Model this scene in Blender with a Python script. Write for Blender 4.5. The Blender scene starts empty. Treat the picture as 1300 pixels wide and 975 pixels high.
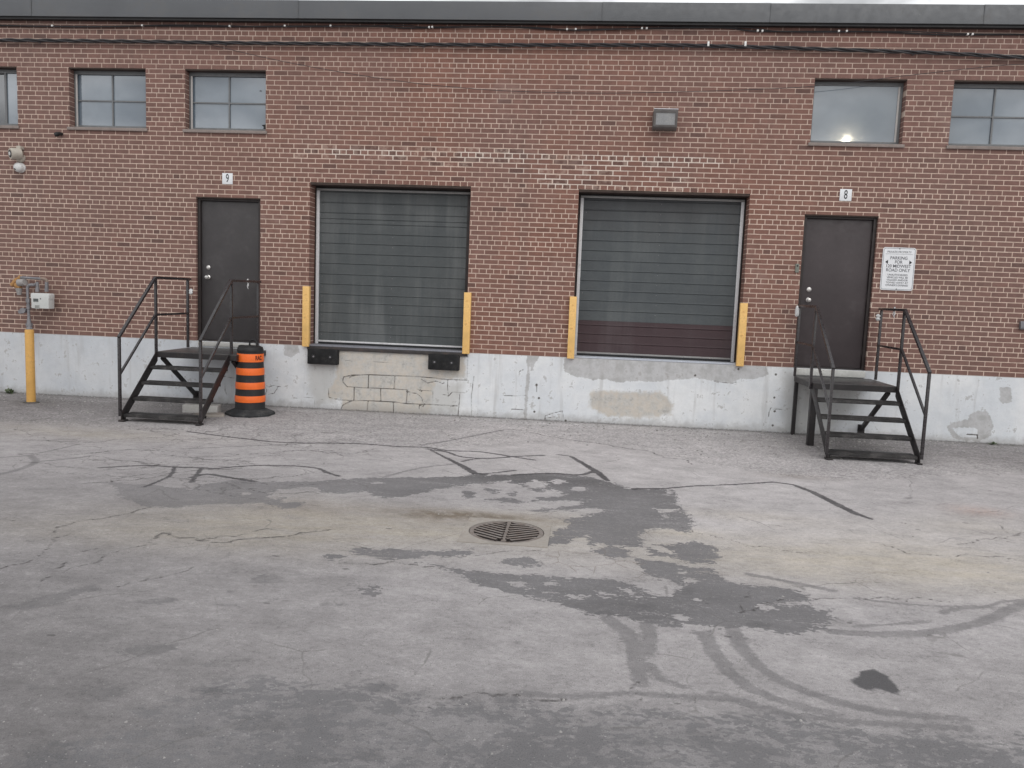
import bpy, bmesh, math, random
import numpy as np
from mathutils import Vector, Matrix
random.seed(7); rng = np.random.default_rng(5)
R = math.radians
sc = bpy.context.scene
COL = sc.collection

# ------------------------------------------------------------------ camera
PW, PH, F = 1300, 975, 1041.545
PIT, YAW, ROL, DIST, HC = 0.109405, -0.09001, 0.0384572, 12.2956, 1.889737
def cam_axes():
    cy, sy, cp, sp = math.cos(YAW), math.sin(YAW), math.cos(PIT), math.sin(PIT)
    fw = Vector((sy*cp, cy*cp, -sp)); rt = Vector((cy, -sy, 0)); up = rt.cross(fw)
    c, s = math.cos(ROL), math.sin(ROL)
    return fw, c*rt + s*up, -s*rt + c*up
FW, RT, UP = cam_axes()
CPOS = Vector((0, -DIST, HC))
cd = bpy.data.cameras.new('camera'); co = bpy.data.objects.new('camera', cd); COL.objects.link(co)
cd.sensor_width = 36; cd.lens = 36*F/PW; cd.clip_end = 500; cd.clip_start = 0.05
M3 = Matrix((RT, UP, -FW)).transposed()
co.matrix_world = Matrix.Translation(CPOS) @ M3.to_4x4()
sc.camera = co

def ray(px, py):
    return FW + RT*((px-PW/2)/F) + UP*(-(py-PH/2)/F)
def G(px, py, z=0.0):            # a surveyed point on the ground
    d = ray(px, py); t = (z-CPOS.z)/d.z
    p = CPOS + d*t; return (p.x, p.y)
def WL(px, py, Y=0.0):           # a surveyed point on the wall plane
    d = ray(px, py); t = (Y-CPOS.y)/d.y
    p = CPOS + d*t; return (p.x, p.z)

# ------------------------------------------------------------------ node helper
class NT:
    def __init__(self, name):
        self.m = bpy.data.materials.new(name); self.m.use_nodes = True
        self.t = self.m.node_tree; self.b = self.t.nodes['Principled BSDF']
        self._pos = None
    def n(self, typ, **props):
        nd = self.t.nodes.new(typ)
        for k, v in props.items(): setattr(nd, k, v)
        return nd
    def put(self, sock, v):
        if hasattr(v, 'is_output') or isinstance(v, bpy.types.NodeSocket): self.t.links.new(v, sock)
        else:
            if sock.type == 'RGBA' and len(v) == 3: v = (*v, 1)
            sock.default_value = v
    def math(self, op, a, b=0.0, c=0.0, clamp=False):
        nd = self.n('ShaderNodeMath', operation=op, use_clamp=clamp)
        self.put(nd.inputs[0], a); self.put(nd.inputs[1], b)
        if op in ('MULTIPLY_ADD', 'SMOOTH_MIN'): self.put(nd.inputs[2], c)
        return nd.outputs[0]
    def add(self, a, b): return self.math('ADD', a, b)
    def mul(self, a, b): return self.math('MULTIPLY', a, b)
    def mad(self, a, b, c): return self.math('MULTIPLY_ADD', a, b, c)
    def ss(self, v, lo, hi, a=0.0, b=1.0):
        nd = self.n('ShaderNodeMapRange', interpolation_type='SMOOTHSTEP')
        self.put(nd.inputs[0], v); nd.inputs[1].default_value = lo; nd.inputs[2].default_value = hi
        nd.inputs[3].default_value = a; nd.inputs[4].default_value = b
        return nd.outputs[0]
    def lin(self, v, lo, hi, a, b):
        nd = self.n('ShaderNodeMapRange', clamp=True)
        self.put(nd.inputs[0], v); nd.inputs[1].default_value = lo; nd.inputs[2].default_value = hi
        nd.inputs[3].default_value = a; nd.inputs[4].default_value = b
        return nd.outputs[0]
    def mix(self, f, a, b, mode='MIX'):
        nd = self.n('ShaderNodeMix', data_type='RGBA', blend_type=mode)
        self.put(nd.inputs[0], f); self.put(nd.inputs[6], a); self.put(nd.inputs[7], b)
        return nd.outputs[2]
    def pos(self):
        if self._pos is None: self._pos = self.n('ShaderNodeTexCoord').outputs['Object']
        return self._pos
    def map(self, sc_=(1, 1, 1), loc=(0, 0, 0), rot=(0, 0, 0)):
        nd = self.n('ShaderNodeMapping'); self.t.links.new(self.pos(), nd.inputs[0])
        nd.inputs['Scale'].default_value = sc_; nd.inputs['Location'].default_value = loc; nd.inputs['Rotation'].default_value = rot
        return nd.outputs[0]
    def noise(self, scale, detail=4, rough=.55, vec=None, dist=0.0):
        nd = self.n('ShaderNodeTexNoise'); self.t.links.new(vec if vec is not None else self.pos(), nd.inputs['Vector'])
        nd.inputs['Scale'].default_value = scale; nd.inputs['Detail'].default_value = detail
        nd.inputs['Roughness'].default_value = rough; nd.inputs['Distortion'].default_value = dist
        return nd.outputs['Fac']
    def voro(self, scale, feature='F1', vec=None, out='Distance', rnd=1.0):
        nd = self.n('ShaderNodeTexVoronoi', feature=feature)
        self.t.links.new(vec if vec is not None else self.pos(), nd.inputs['Vector'])
        nd.inputs['Scale'].default_value = scale; nd.inputs['Randomness'].default_value = rnd
        return nd.outputs[out]
    def attr(self, name):
        nd = self.n('ShaderNodeAttribute'); nd.attribute_name = name
        return nd.outputs['Fac']
    def scale(self, colr, f):
        nd = self.n('ShaderNodeVectorMath', operation='SCALE'); self.put(nd.inputs[0], colr); self.put(nd.inputs['Scale'], f)
        return nd.outputs[0]
    def bump(self, h, strength=.3, dist=.01):
        nd = self.n('ShaderNodeBump'); nd.inputs['Strength'].default_value = strength; nd.inputs['Distance'].default_value = dist
        self.t.links.new(h, nd.inputs['Height']); self.t.links.new(nd.outputs[0], self.b.inputs['Normal'])
    def set(self, col=None, rough=None, metal=None, spec=None):
        if col is not None: self.put(self.b.inputs['Base Color'], col)
        if rough is not None: self.put(self.b.inputs['Roughness'], rough)
        if metal is not None: self.put(self.b.inputs['Metallic'], metal)
        if spec is not None: self.put(self.b.inputs['Specular IOR Level'], spec)
        return self.m

def s2l(c, k=1.0):
    return tuple((((x/255+.055)/1.055)**2.4 if x > 10 else x/255/12.92)/k for x in c)

def worn(name, col, rough=.55, metal=0., var=.25, sc_=6., grime=(.05, .045, .04), g=.25, spec=.5, bump=.12, fine=90.):
    """Paint or metal with grime blotches, tone drift and a fine tooth."""
    t = NT(name)
    a = t.noise(sc_, 5, .6); b = t.noise(sc_*7, 4, .6)
    c = t.scale(col, t.lin(a, .3, .7, 1-var, 1+var))
    gm = t.mul(t.ss(t.mad(b, .5, t.mul(a, .5)), .5, .66), g)
    c = t.mix(gm, c, grime)
    t.set(c, t.lin(b, .3, .7, max(.05, rough-.12), min(1, rough+.12)), metal, spec)
    t.bump(t.noise(fine, 3), bump, .004)
    return t.m

# ------------------------------------------------------------------ mesh helper
class MB:
    def __init__(self): self.v = []; self.f = []; self.smooth = []
    def quad(self, *ps):
        n = len(self.v); self.v += [tuple(p) for p in ps]; self.f.append(tuple(range(n, n+len(ps)))); self.smooth.append(False); return self
    def box(self, x0, x1, y0, y1, z0, z1):
        n = len(self.v)
        self.v += [(x0,y0,z0),(x1,y0,z0),(x1,y1,z0),(x0,y1,z0),(x0,y0,z1),(x1,y0,z1),(x1,y1,z1),(x0,y1,z1)]
        self.f += [(n,n+3,n+2,n+1),(n+4,n+5,n+6,n+7),(n,n+1,n+5,n+4),(n+1,n+2,n+6,n+5),(n+2,n+3,n+7,n+6),(n+3,n,n+4,n+7)]
        self.smooth += [False]*6; return self
    def bar(self, a, b, w, h, up=(0, 0, 1)):
        """square bar from a to b, w across and h along up"""
        a, b = Vector(a), Vector(b); d = (b-a).normalized(); u = Vector(up)
        if abs(d.dot(u)) > .99: u = Vector((0, 1, 0))
        s = d.cross(u).normalized(); u = s.cross(d).normalized()
        n = len(self.v)
        for p in (a, b):
            for i, j in ((-1,-1),(1,-1),(1,1),(-1,1)):
                self.v.append(tuple(p + s*(i*w/2) + u*(j*h/2)))
        self.f += [(n,n+3,n+2,n+1),(n+4,n+5,n+6,n+7),(n,n+1,n+5,n+4),(n+1,n+2,n+6,n+5),(n+2,n+3,n+7,n+6),(n+3,n,n+4,n+7)]
        self.smooth += [False]*6; return self
    def tube(self, pts, r, n=10, caps=True):
        pts = [Vector(p) for p in pts]; rr = r if isinstance(r, (list, tuple)) else [r]*len(pts)
        base = len(self.v); prev = None
        for i, p in enumerate(pts):
            d = (pts[min(i+1, len(pts)-1)] - pts[max(i-1, 0)]).normalized()
            if prev is None:
                u = Vector((0, 0, 1)) if abs(d.z) < .9 else Vector((1, 0, 0))
                s = d.cross(u).normalized()
            else:
                s = (prev - d*prev.dot(d)).normalized()
            prev = s; u = s.cross(d)
            for k in range(n):
                a = 2*math.pi*k/n
                self.v.append(tuple(p + (s*math.cos(a) + u*math.sin(a))*rr[i]))
        for i in range(len(pts)-1):
            for k in range(n):
                a = base+i*n+k; b = base+i*n+(k+1) % n
                self.f.append((a, b, b+n, a+n)); self.smooth.append(True)
        if caps:
            self.f.append(tuple(base+k for k in range(n))[::-1]); self.smooth.append(False)
            e = base+(len(pts)-1)*n; self.f.append(tuple(e+k for k in range(n))); self.smooth.append(False)
        return self
    def lathe(self, prof, n=32, c=(0, 0, 0), axis='z', smooth=True):
        base = len(self.v)
        for r, z in prof:
            for k in range(n):
                a = 2*math.pi*k/n; x, y = r*math.cos(a), r*math.sin(a)
                if axis == 'z': p = (c[0]+x, c[1]+y, c[2]+z)
                elif axis == 'y': p = (c[0]+x, c[1]+z, c[2]+y)
                else: p = (c[0]+z, c[1]+x, c[2]+y)
                self.v.append(p)
        for i in range(len(prof)-1):
            for k in range(n):
                a = base+i*n+k; b = base+i*n+(k+1) % n
                self.f.append((a, b, b+n, a+n)); self.smooth.append(smooth)
        self.f.append(tuple(base+k for k in range(n))[::-1]); self.smooth.append(False)
        e = base+(len(prof)-1)*n; self.f.append(tuple(e+k for k in range(n))); self.smooth.append(False)
        return self
    def prism(self, poly, y0, y1):
        """outline (x,z) extruded along y"""
        n = len(self.v); k = len(poly)
        self.v += [(x, y0, z) for x, z in poly] + [(x, y1, z) for x, z in poly]
        self.f.append(tuple(range(n, n+k))); self.f.append(tuple(range(n+k, n+2*k))[::-1])
        for i in range(k): self.f.append((n+i, n+(i+1) % k, n+k+(i+1) % k, n+k+i)[::-1])
        self.smooth += [False]*(k+2); return self
    def build(self, name, mat, parent=None, bevel=0., loc=None, attrs=None, seg=2):
        me = bpy.data.meshes.new(name); me.from_pydata(self.v, [], self.f)
        me.polygons.foreach_set('use_smooth', self.smooth)
        bm = bmesh.new(); bm.from_mesh(me)
        bmesh.ops.recalc_face_normals(bm, faces=bm.faces)
        if bevel:
            ed = [e for e in bm.edges if len(e.link_faces) == 2 and e.calc_face_angle(0) > R(40)]
            bmesh.ops.bevel(bm, geom=ed, offset=bevel, segments=seg, affect='EDGES', profile=.6)
            for f in bm.faces: f.smooth = True
        bm.to_mesh(me); bm.free()
        me.set_sharp_from_angle(angle=R(38))
        me.materials.append(mat)
        o = bpy.data.objects.new(name, me); COL.objects.link(o)
        if parent is not None: o.parent = parent
        if loc is not None: o.location = loc
        return o
def pieces(mb, name, mat, parent=None, bevel=0., loc=None):
    """build each connected piece of mb as an object of its own"""
    p = list(range(len(mb.v)))
    def find(i):
        while p[i] != i: p[i] = p[p[i]]; i = p[i]
        return i
    for f in mb.f:
        for q in f[1:]: p[find(q)] = find(f[0])
    gr = {}
    for f, sm_ in zip(mb.f, mb.smooth): gr.setdefault(find(f[0]), []).append((f, sm_))
    out = []
    for fs in gr.values():
        used = sorted({i for f, _ in fs for i in f}); ix = {u: k for k, u in enumerate(used)}
        q = MB(); q.v = [mb.v[u] for u in used]; q.f = [tuple(ix[i] for i in f) for f, _ in fs]; q.smooth = [x for _, x in fs]
        out.append(q.build(name, mat, parent, bevel, loc))
    return out
def tag(o, label=None, cat=None, group=None, kind=None):
    for k, v in (('label', label), ('category', cat), ('group', group), ('kind', kind)):
        if v: o[k] = v
    return o
def empty(name, loc, label, cat, group=None):
    o = bpy.data.objects.new(name, None); COL.objects.link(o); o.location = loc; o.empty_display_size = .2
    return tag(o, label, cat, group)
def text_mesh(name, lines, mat, parent, Y=0.0):
    """lines: (string, x, z, size, sx) set upright on a plane facing -Y; joined into one mesh of lettering"""
    vs, fs = [], []
    for s, x, z, size, sx, bold in lines:
        cu = bpy.data.curves.new('t', 'FONT'); cu.body = s; cu.size = size; cu.align_x = 'CENTER'; cu.align_y = 'CENTER'
        cu.extrude = .0006; cu.offset = bold
        ob = bpy.data.objects.new('t', cu); COL.objects.link(ob)
        bpy.context.view_layer.update()
        me = bpy.data.meshes.new_from_object(ob.evaluated_get(bpy.context.evaluated_depsgraph_get()))
        n = len(vs)
        for v in me.vertices: vs.append((x + v.co.x*sx, Y - v.co.z, z + v.co.y))
        for p in me.polygons: fs.append(tuple(n+i for i in p.vertices))
        bpy.data.objects.remove(ob); bpy.data.curves.remove(cu); bpy.data.meshes.remove(me)
    m = MB(); m.v = vs; m.f = fs; m.smooth = [False]*len(fs)
    return m.build(name, mat, parent)

# ------------------------------------------------------------------ plain materials
M = {}
M['steel_paint'] = worn('black_stair_paint', (.022, .019, .020), .5, 0, .35, 5, (.09, .065, .05), .35, .45)
M['tread'] = worn('worn_black_tread', (.030, .028, .028), .5, 0, .45, 7, (.13, .12, .115), .6, .4)
M['landing'] = worn('scuffed_grey_landing_plate', (.070, .067, .068), .42, 0, .3, 5, (.15, .14, .13), .5, .5)
M['rail_rust'] = worn('brown_black_rail_paint', (.028, .024, .026), .30, 0, .18, 3, (.07, .05, .045), .18, .7)
M['yellow'] = worn('yellow_guard_paint', (.85, .53, .19), .5, 0, .13, 5, (.30, .18, .07), .35, .4)
M['yellow_post'] = worn('yellow_bollard_paint', (.64, .36, .10), .55, 0, .14, 5, (.30, .20, .09), .4, .4)
M['rubber'] = worn('black_rubber', (.016, .016, .017), .8, 0, .4, 8, (.07, .065, .06), .35, .3, .4, 60)
M['base_rubber'] = worn('dusty_rubber_base', (.032, .034, .036), .75, 0, .3, 6, (.12, .115, .11), .5, .3)
M['drum_black'] = worn('black_drum_plastic', (.022, .022, .023), .6, 0, .25, 7, (.08, .075, .07), .3, .4)
M['drum_orange'] = worn('orange_reflective_band', (.93, .17, .025), .45, 0, .08, 9, (.42, .10, .03), .3, .5, .05)
M['door8'] = worn('dark_brown_door_paint', (.046, .035, .037), .5, 0, .14, 2.2, (.075, .065, .065), .5, .5, .06, 40)
M['door9'] = worn('charcoal_door_paint', (.045, .040, .041), .48, 0, .16, 2.2, (.075, .07, .07), .5, .5, .06, 40)
M['frame_dark'] = worn('dark_brown_frame_paint', (.034, .027, .026), .55, 0, .3, 5, (.06, .045, .04), .35, .4)
M['lintel'] = worn('rust_brown_lintel_steel', (.060, .042, .035), .7, 0, .3, 6, (.07, .045, .035), .4, .3)
M['chrome'] = worn('brushed_nickel', (.62, .60, .58), .28, .9, .1, 20, (.3, .28, .26), .2)
M['galv'] = worn('dull_galvanised_pipe', (.24, .235, .25), .55, .35, .25, 12, (.16, .14, .13), .4)
M['pipe_rust'] = worn('rusty_pipe', (.26, .20, .17), .7, .1, .3, 14, (.30, .17, .09), .6)
M['regulator'] = worn('orange_rust_regulator', (.42, .22, .075), .65, 0, .3, 18, (.25, .2, .16), .5)
M['meter'] = worn('pale_grey_meter_enamel', (.62, .63, .62), .45, 0, .06, 8, (.35, .34, .32), .25)
M['beige'] = worn('aged_beige_plastic', (.46, .42, .36), .5, 0, .12, 20, (.25, .22, .18), .4)
M['white_plastic'] = worn('white_plastic', (.66, .66, .65), .4, 0, .06, 20, (.4, .39, .36), .3)
M['black'] = worn('matte_black', (.012, .012, .013), .6, 0, .2, 10, (.03, .03, .03), .2)
M['cable'] = worn('black_cable_sheath', (.030, .028, .031), .5, 0, .3, 10, (.06, .055, .055), .4)
M['clip'] = worn('bright_cable_clip', (.75, .74, .72), .4, .2, .1, 30)
M['sign'] = worn('white_sign_sheet', (.80, .81, .83), .4, 0, .04, 6, (.5, .48, .45), .2, .5, .02)
M['sign_ink'] = worn('grey_sign_ink', (.10, .10, .115), .5, 0, .2, 30, (.3, .3, .3), .2, .4, .02)
M['sign_black'] = worn('black_sign_ink', (.012, .012, .014), .5, 0, .2, 30, (.03, .03, .03), .1, .4, .02)
M['seal_white'] = worn('white_aluminium_trim', (.66, .66, .67), .45, 0, .08, 5, (.3, .28, .27), .45)
M['seal_grey'] = worn('grey_aluminium_trim', (.30, .295, .29), .5, .2, .15, 5, (.12, .11, .10), .45)
M['win_frame'] = worn('grey_steel_sash', (.17, .175, .18), .55, 0, .15, 10, (.08, .07, .065), .4)
M['win_white'] = worn('pale_sash_bead', (.50, .48, .46), .55, 0, .12, 10, (.2, .18, .17), .4)
M['sill'] = worn('brown_grey_stone_sill', (.27, .225, .205), .8, 0, .2, 9, (.12, .09, .08), .5)
M['fascia'] = worn('charcoal_sheet_metal', (.097, .101, .108), .42, .1, .10, 1.3, (.12, .115, .11), .35, .5, .03, 12)
M['dark_run'] = worn('dark_fascia_shade', (.022, .021, .022), .6)
M['roof'] = worn('gravel_roof', (.16, .155, .15), .9, 0, .3, 3)
M['dock_steel'] = worn('blue_grey_dock_plate', (.26, .265, .30), .5, .25, .2, 5, (.12, .10, .09), .5)
M['dock_edge'] = worn('dark_dock_angle', (.045, .04, .04), .6, .1, .3, 8, (.14, .08, .05), .4)
M['blockmat'] = worn('grey_concrete_block', (.62, .605, .58), .9, 0, .15, 14, (.2, .19, .17), .5, .3, .4, 60)
M['lamp_body'] = worn('grey_bronze_lamp_housing', (.15, .14, .135), .5, .2, .2, 10, (.12, .10, .09), .4)
M['lamp_glass'] = worn('clouded_lamp_glass', (.36, .365, .37), .25, 0, .12, 8, (.42, .41, .38), .4, .6, .05)
def grate_mat():
    t = NT('dusty_cast_iron'); n = t.noise(14, 5, .6); n2 = t.noise(90, 3)
    ge = t.n('ShaderNodeNewGeometry'); sx = t.n('ShaderNodeSeparateXYZ'); t.t.links.new(ge.outputs['True Normal'], sx.inputs[0])
    top = t.mix(t.ss(n, .35, .65), (.25, .225, .21), (.20, .165, .145))
    c = t.mix(t.ss(sx.outputs[2], .5, .9), (.045, .037, .034), t.scale(top, t.lin(n2, .3, .7, .85, 1.15)))
    t.set(c, .75, .1, .3); t.bump(n2, .3, .004); return t.m
M['grate'] = grate_mat(); M['old_grate'] = worn('rusted_cast_iron', (.20, .18, .172), .7, .15, .25, 14, (.30, .25, .20), .55, .4, .4, 90)
M['grate_frame'] = worn('dusty_concrete_collar', (.345, .315, .285), .9, 0, .16, 7, (.24, .205, .17), .6, .3, .4, 70)
M['pit'] = worn('wet_dark_pit', (.03, .028, .026), .8)
M['tape'] = worn('translucent_white_plastic', (.66, .66, .66), .35, 0, .1, 30)
M['leaf'] = worn('weed_leaf', (.095, .125, .065), .6, 0, .35, 30, (.10, .09, .04), .4)
M['stone'] = worn('loose_stone', (.36, .345, .335), .9, 0, .45, 3, (.14, .13, .125), .7)
M['soil'] = worn('dark_soil', (.085, .078, .07), 1.0, 0, .35, 20, (.2, .18, .16), .4)

# ------------------------------------------------------------------ building
Z0, CH, NR = 0.974, 0.0706, 68
ZB = Z0 + CH*NR                                   # top of brickwork
XL, XR = -17.0, 14.0
def crs(n): return Z0 + CH*n
WZ0, WZ1 = crs(45), crs(58)
WIN = [(-10.24, -8.95), (-8.10, -6.87), (-6.245, -4.985), (3.008, 4.262), (4.89, 6.13)]
DOORS = [(-6.08, -5.062), (3.012, 4.032)]
DOCKS = [(-4.285, -1.835), (-0.235, 2.222)]
DZ1 = 3.185; KZ1 = crs(35)
OPEN = [(a, b, WZ0, WZ1) for a, b in WIN] + [(a, b, Z0-.01, DZ1) for a, b in DOORS] + [(a, b, Z0-.01, KZ1) for a, b in DOCKS]
building = empty('brick_building', (-1.5, 0, 0), 'long low red brick industrial building with two loading dock doors and a painted concrete base', 'building'); building['kind'] = 'thing'
BO = Vector((1.5, 0, 0))                          # children are built in world coordinates, shifted back
def bpart(mb, name, mat, parent=None, bevel=0., label=None):
    o = mb.build(name, mat, None, bevel)
    if parent is None: o.parent = building; o.location = BO
    else: o.parent = parent
    if label: o['label'] = label
    return o

# bricks -------------------------------------------------
J = .0062
bv, bf, bc, bz = [], [], [], []
def brick(x0, x1, z0, z1, c, e):
    n = len(bv); y = max(-.0015, min(.0006, random.gauss(0, .0006))); t = max(-.001, min(.001, random.gauss(0, .0005)))
    bv.extend([(x0,y+t,z0),(x1,y-t,z0),(x1,.25,z0),(x0,.25,z0),(x0,y+t,z1),(x1,y-t,z1),(x1,.25,z1),(x0,.25,z1)])
    bf.extend([(n,n+1,n+5,n+4),(n,n+3,n+2,n+1),(n+4,n+5,n+6,n+7),(n+1,n+2,n+6,n+5),(n+3,n,n+4,n+7)])
    bc.extend([c]*5); bz.extend([e]*5)
def replaced(x, z):
    """bands of re-laid, smeared brick over the two dock doors"""
    v = 0
    for (a, b, z0, z1) in ((-4.5, -1.15, 3.83, 3.98), (-.62, 2.0, 3.82, 3.97), (-2.6, -1.4, 3.74, 3.93), (-.75, .25, 3.5, 3.95), (-1.3, 1.3, 3.42, 3.54), (.9, 1.5, 3.58, 3.68)):
        if a < x < b and z0 < z < z1: v = 1
    return v
rows = []
for r in range(NR):
    z0, z1 = crs(r)+J, crs(r+1)-J
    hdr = r % 6 == 5
    pitch = .1086 if hdr else .2172
    ph = 5.065 if hdr else (5.021 + (0 if r % 2 == 0 else .1086) + random.uniform(-.012, .012))
    k0 = math.floor((XL-ph)/pitch)
    drift = 0
    xs = [ph + k*pitch + random.gauss(0, .0022) for k in range(k0, int((XR-XL)/pitch)+k0+3)]
    for xa, xb in zip(xs[:-1], xs[1:]):
        xa, xb = max(xa, XL), min(xb, XR)
        if xb - xa < .03: continue
        cuts = [xa] + sorted(e for o in OPEN for e in o[:2] if xa < e < xb and o[2] < z1 and o[3] > z0) + [xb]
        c = min(1, max(0, random.gauss(.5, .22))); e = 0
        rp = replaced((xa+xb)/2, (z0+z1)/2)
        if rp and random.random() < .75:
            e = random.uniform(.25, 1); c = random.choice([.0, .0, .9, .4, .0])
        for p, q in zip(cuts[:-1], cuts[1:]):
            if q-p < .012: continue
            m = (p+q)/2; a0, a1 = z0, z1; dead = False; el = er = False
            for o in OPEN:
                if o[2] < z1 and o[3] > z0:
                    if abs(p-o[1]) < 1e-6: el = True
                    if abs(q-o[0]) < 1e-6: er = True
                    if o[0] < m < o[1]:
                        if o[3] < z1-.02: a0 = max(a0, o[3])
                        elif o[2] > z0+.02: a1 = min(a1, o[2])
                        else: dead = True
            if dead or a1-a0 < .01: continue
            je = J + (.0035*e if rp else 0); brick(p+(0 if el else je), q-(0 if er else je), a0+(je-J), a1-(je-J), c, e)
me = bpy.data.meshes.new('brick_wall'); me.from_pydata(bv, [], bf)
a = me.attributes.new('tone', 'FLOAT', 'FACE'); a.data.foreach_set('value', bc)
a = me.attributes.new('relaid', 'FLOAT', 'FACE'); a.data.foreach_set('value', bz)

def brick_mat():
    t = NT('red_brown_brick')
    tone = t.attr('tone'); rel = t.attr('relaid')
    n1 = t.noise(.5, 4, .6); n2 = t.noise(9, 4, .65); n3 = t.noise(70, 3, .7)
    sx = t.n('ShaderNodeSeparateXYZ'); t.t.links.new(t.pos(), sx.inputs[0])
    warm = t.mul(t.ss(sx.outputs[0], -8, -2), t.ss(sx.outputs[0], 5.5, 1.5))
    cA = t.mix(warm, (.203, .124, .106), (.236, .121, .093))      # purple-brown to red-brown run of brick
    c = t.mix(t.ss(n1, .35, .65), cA, (.210, .121, .102))
    v = t.mad(t.math('SUBTRACT', tone, .5), .18, 1.0)
    c = t.scale(c, v)
    c = t.mix(t.mul(t.ss(tone, .72, .98), .18), c, (.27, .135, .105))
    c = t.mix(t.mul(t.ss(tone, .14, .0), .38), c, (.085, .058, .055))
    c = t.scale(c, t.mul(t.lin(n2, .25, .75, .84, 1.16), t.lin(n3, .25, .75, .84, 1.16)))
    c = t.mix(t.mul(t.mul(rel, t.ss(n2, .45, .62)), .45), c, (.50, .40, .335))
    # run-off under sills and coping
    dark_run = t.noise(1, 4, .6, t.map((2.6, 1, .22)))
    c = t.mix(t.mul(t.ss(dark_run, .55, .72), .28), c, (.12, .088, .08))
    bloom = t.noise(1, 5, .7, t.map((1.1, 1, 1.6), (3, 0, 5)))
    c = t.mix(t.mul(t.ss(bloom, .56, .75), .26), c, (.40, .30, .27))
    t.set(c, .92, 0, .25); t.bump(t.mad(n3, .6, t.mul(n2, .6)), .45, .006)
    return t.m
me.materials.append(brick_mat()); me.update()
wall = bpy.data.objects.new('brick_wall', me); COL.objects.link(wall); wall.parent = building; wall.location = BO

def mortar_mat():
    t = NT('pinkish_grey_mortar')
    n1 = t.noise(.8, 4, .6); n2 = t.noise(14, 4, .6); n3 = t.noise(120, 2)
    c = t.mix(t.ss(n1, .35, .65), (.63, .485, .40), (.73, .58, .485))
    c = t.mix(t.mul(t.ss(n2, .5, .68), .38), c, (.34, .245, .21))
    sx = t.n('ShaderNodeSeparateXYZ'); t.t.links.new(t.pos(), sx.inputs[0])
    c = t.mix(t.mul(t.ss(sx.outputs[2], 3.4, 5.6), .30), c, (.30, .22, .195))
    X, Z = sx.outputs[0], sx.outputs[2]
    b1 = t.mul(t.mul(t.ss(Z, 3.78, 3.84), t.ss(Z, 4.0, 3.95)), t.mul(t.ss(X, -4.7, -4.2), t.ss(X, 2.3, 1.6)))
    b2 = t.mul(t.mul(t.ss(Z, 3.42, 3.5), t.ss(Z, 4.0, 3.95)), t.mul(t.ss(X, -1.5, -.9), t.ss(X, 1.7, 1.0)))
    c = t.mix(t.mul(t.math('MAXIMUM', b1, b2), t.ss(t.noise(2.2, 3), .40, .55)), c, (.76, .66, .58))
    c = t.scale(c, t.lin(n3, .2, .8, .85, 1.12))
    t.set(c, .95, 0, .2); t.bump(n3, .4, .004); return t.m
mo = MB(); EX = .004; MY = .0026
ex = [(a-EX, b+EX, c-EX, d+EX) for a, b, c, d in OPEN]
X_ = sorted({XL, XR} | {v for o in ex for v in o[:2]}); Z_ = sorted({Z0+.002, ZB} | {v for o in ex for v in o[2:] if v > Z0+.002})
for xa, xb in zip(X_[:-1], X_[1:]):
    for za, zb in zip(Z_[:-1], Z_[1:]):
        if any(o[0] < (xa+xb)/2 < o[1] and o[2] < (za+zb)/2 < o[3] for o in ex): continue
        mo.quad((xa, MY, za), (xb, MY, za), (xb, MY, zb), (xa, MY, zb))
for a, b, c, d in ex:
    c = max(c, Z0+.002)
    mo.quad((a, MY, c), (a, .25, c), (a, .25, d), (a, MY, d)); mo.quad((b, MY, c), (b, .25, c), (b, .25, d), (b, MY, d))
    mo.quad((a, MY, d), (a, .25, d), (b, .25, d), (b, MY, d))
mort = mo.build('mortar', mortar_mat(), wall)

# body of the building behind the facade, roof
body = MB(); body.box(XL, XR, .42, 12, .0, 5.7); bpart(body, 'side_and_rear_wall', worn('plain_rear_brick', (.22, .13, .11), .9))
EB = worn('end_brick', (.22, .13, .11), .9)
for xe in (XL, XR-.2):
    end = MB(); end.box(xe, xe+.2, .252, .42, 0, 5.74); bpart(end, 'end_return', EB)
rf = MB(); rf.box(XL+.01, XR-.01, .1, 12.1, 5.80, 5.90); bpart(rf, 'roof', M['roof'])
# fascia (sheet metal coping in lengths)
fz0, fz1 = 5.782, 6.045
seams = [XL-.1, -12.9, -8.6, -4.45, -.02, 2.31, 5.15, 9.6, XR+.1]
fa = MB()
for i, (a, b) in enumerate(zip(seams[:-1], seams[1:])):
    dz = .003 if i % 2 else 0; dy = .002*(i % 2)
    fa.prism([(-.125-dy, fz0), (-.118-dy, fz0-.004), (-.10, fz0+.02), (-.10, fz1-.02), (.30, fz1-.03), (.30, fz1-.012), (-.10, fz1-dz), (-.115-dy, fz1-.004-dz), (-.120-dy, fz1-.016-dz)], a+.0015, b-.0015)
fa.v = [(y, x, z) for x, y, z in fa.v]
fas = bpart(fa, 'roof_fascia', M['fascia'])
dr = MB(); dr.box(XL, XR, -.095, -.012, fz0-.035, fz0+.012); dro = dr.build('fascia_shade', M['dark_run'], fas)  # dark strip added under the fascia to stand for its shadow line
sm = MB()
for s in seams[1:-1]: sm.box(s-.006, s+.006, -.131, -.128, fz0+.004, fz1-.012)
pieces(sm, 'joint_cover', M['fascia'], fas)

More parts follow.
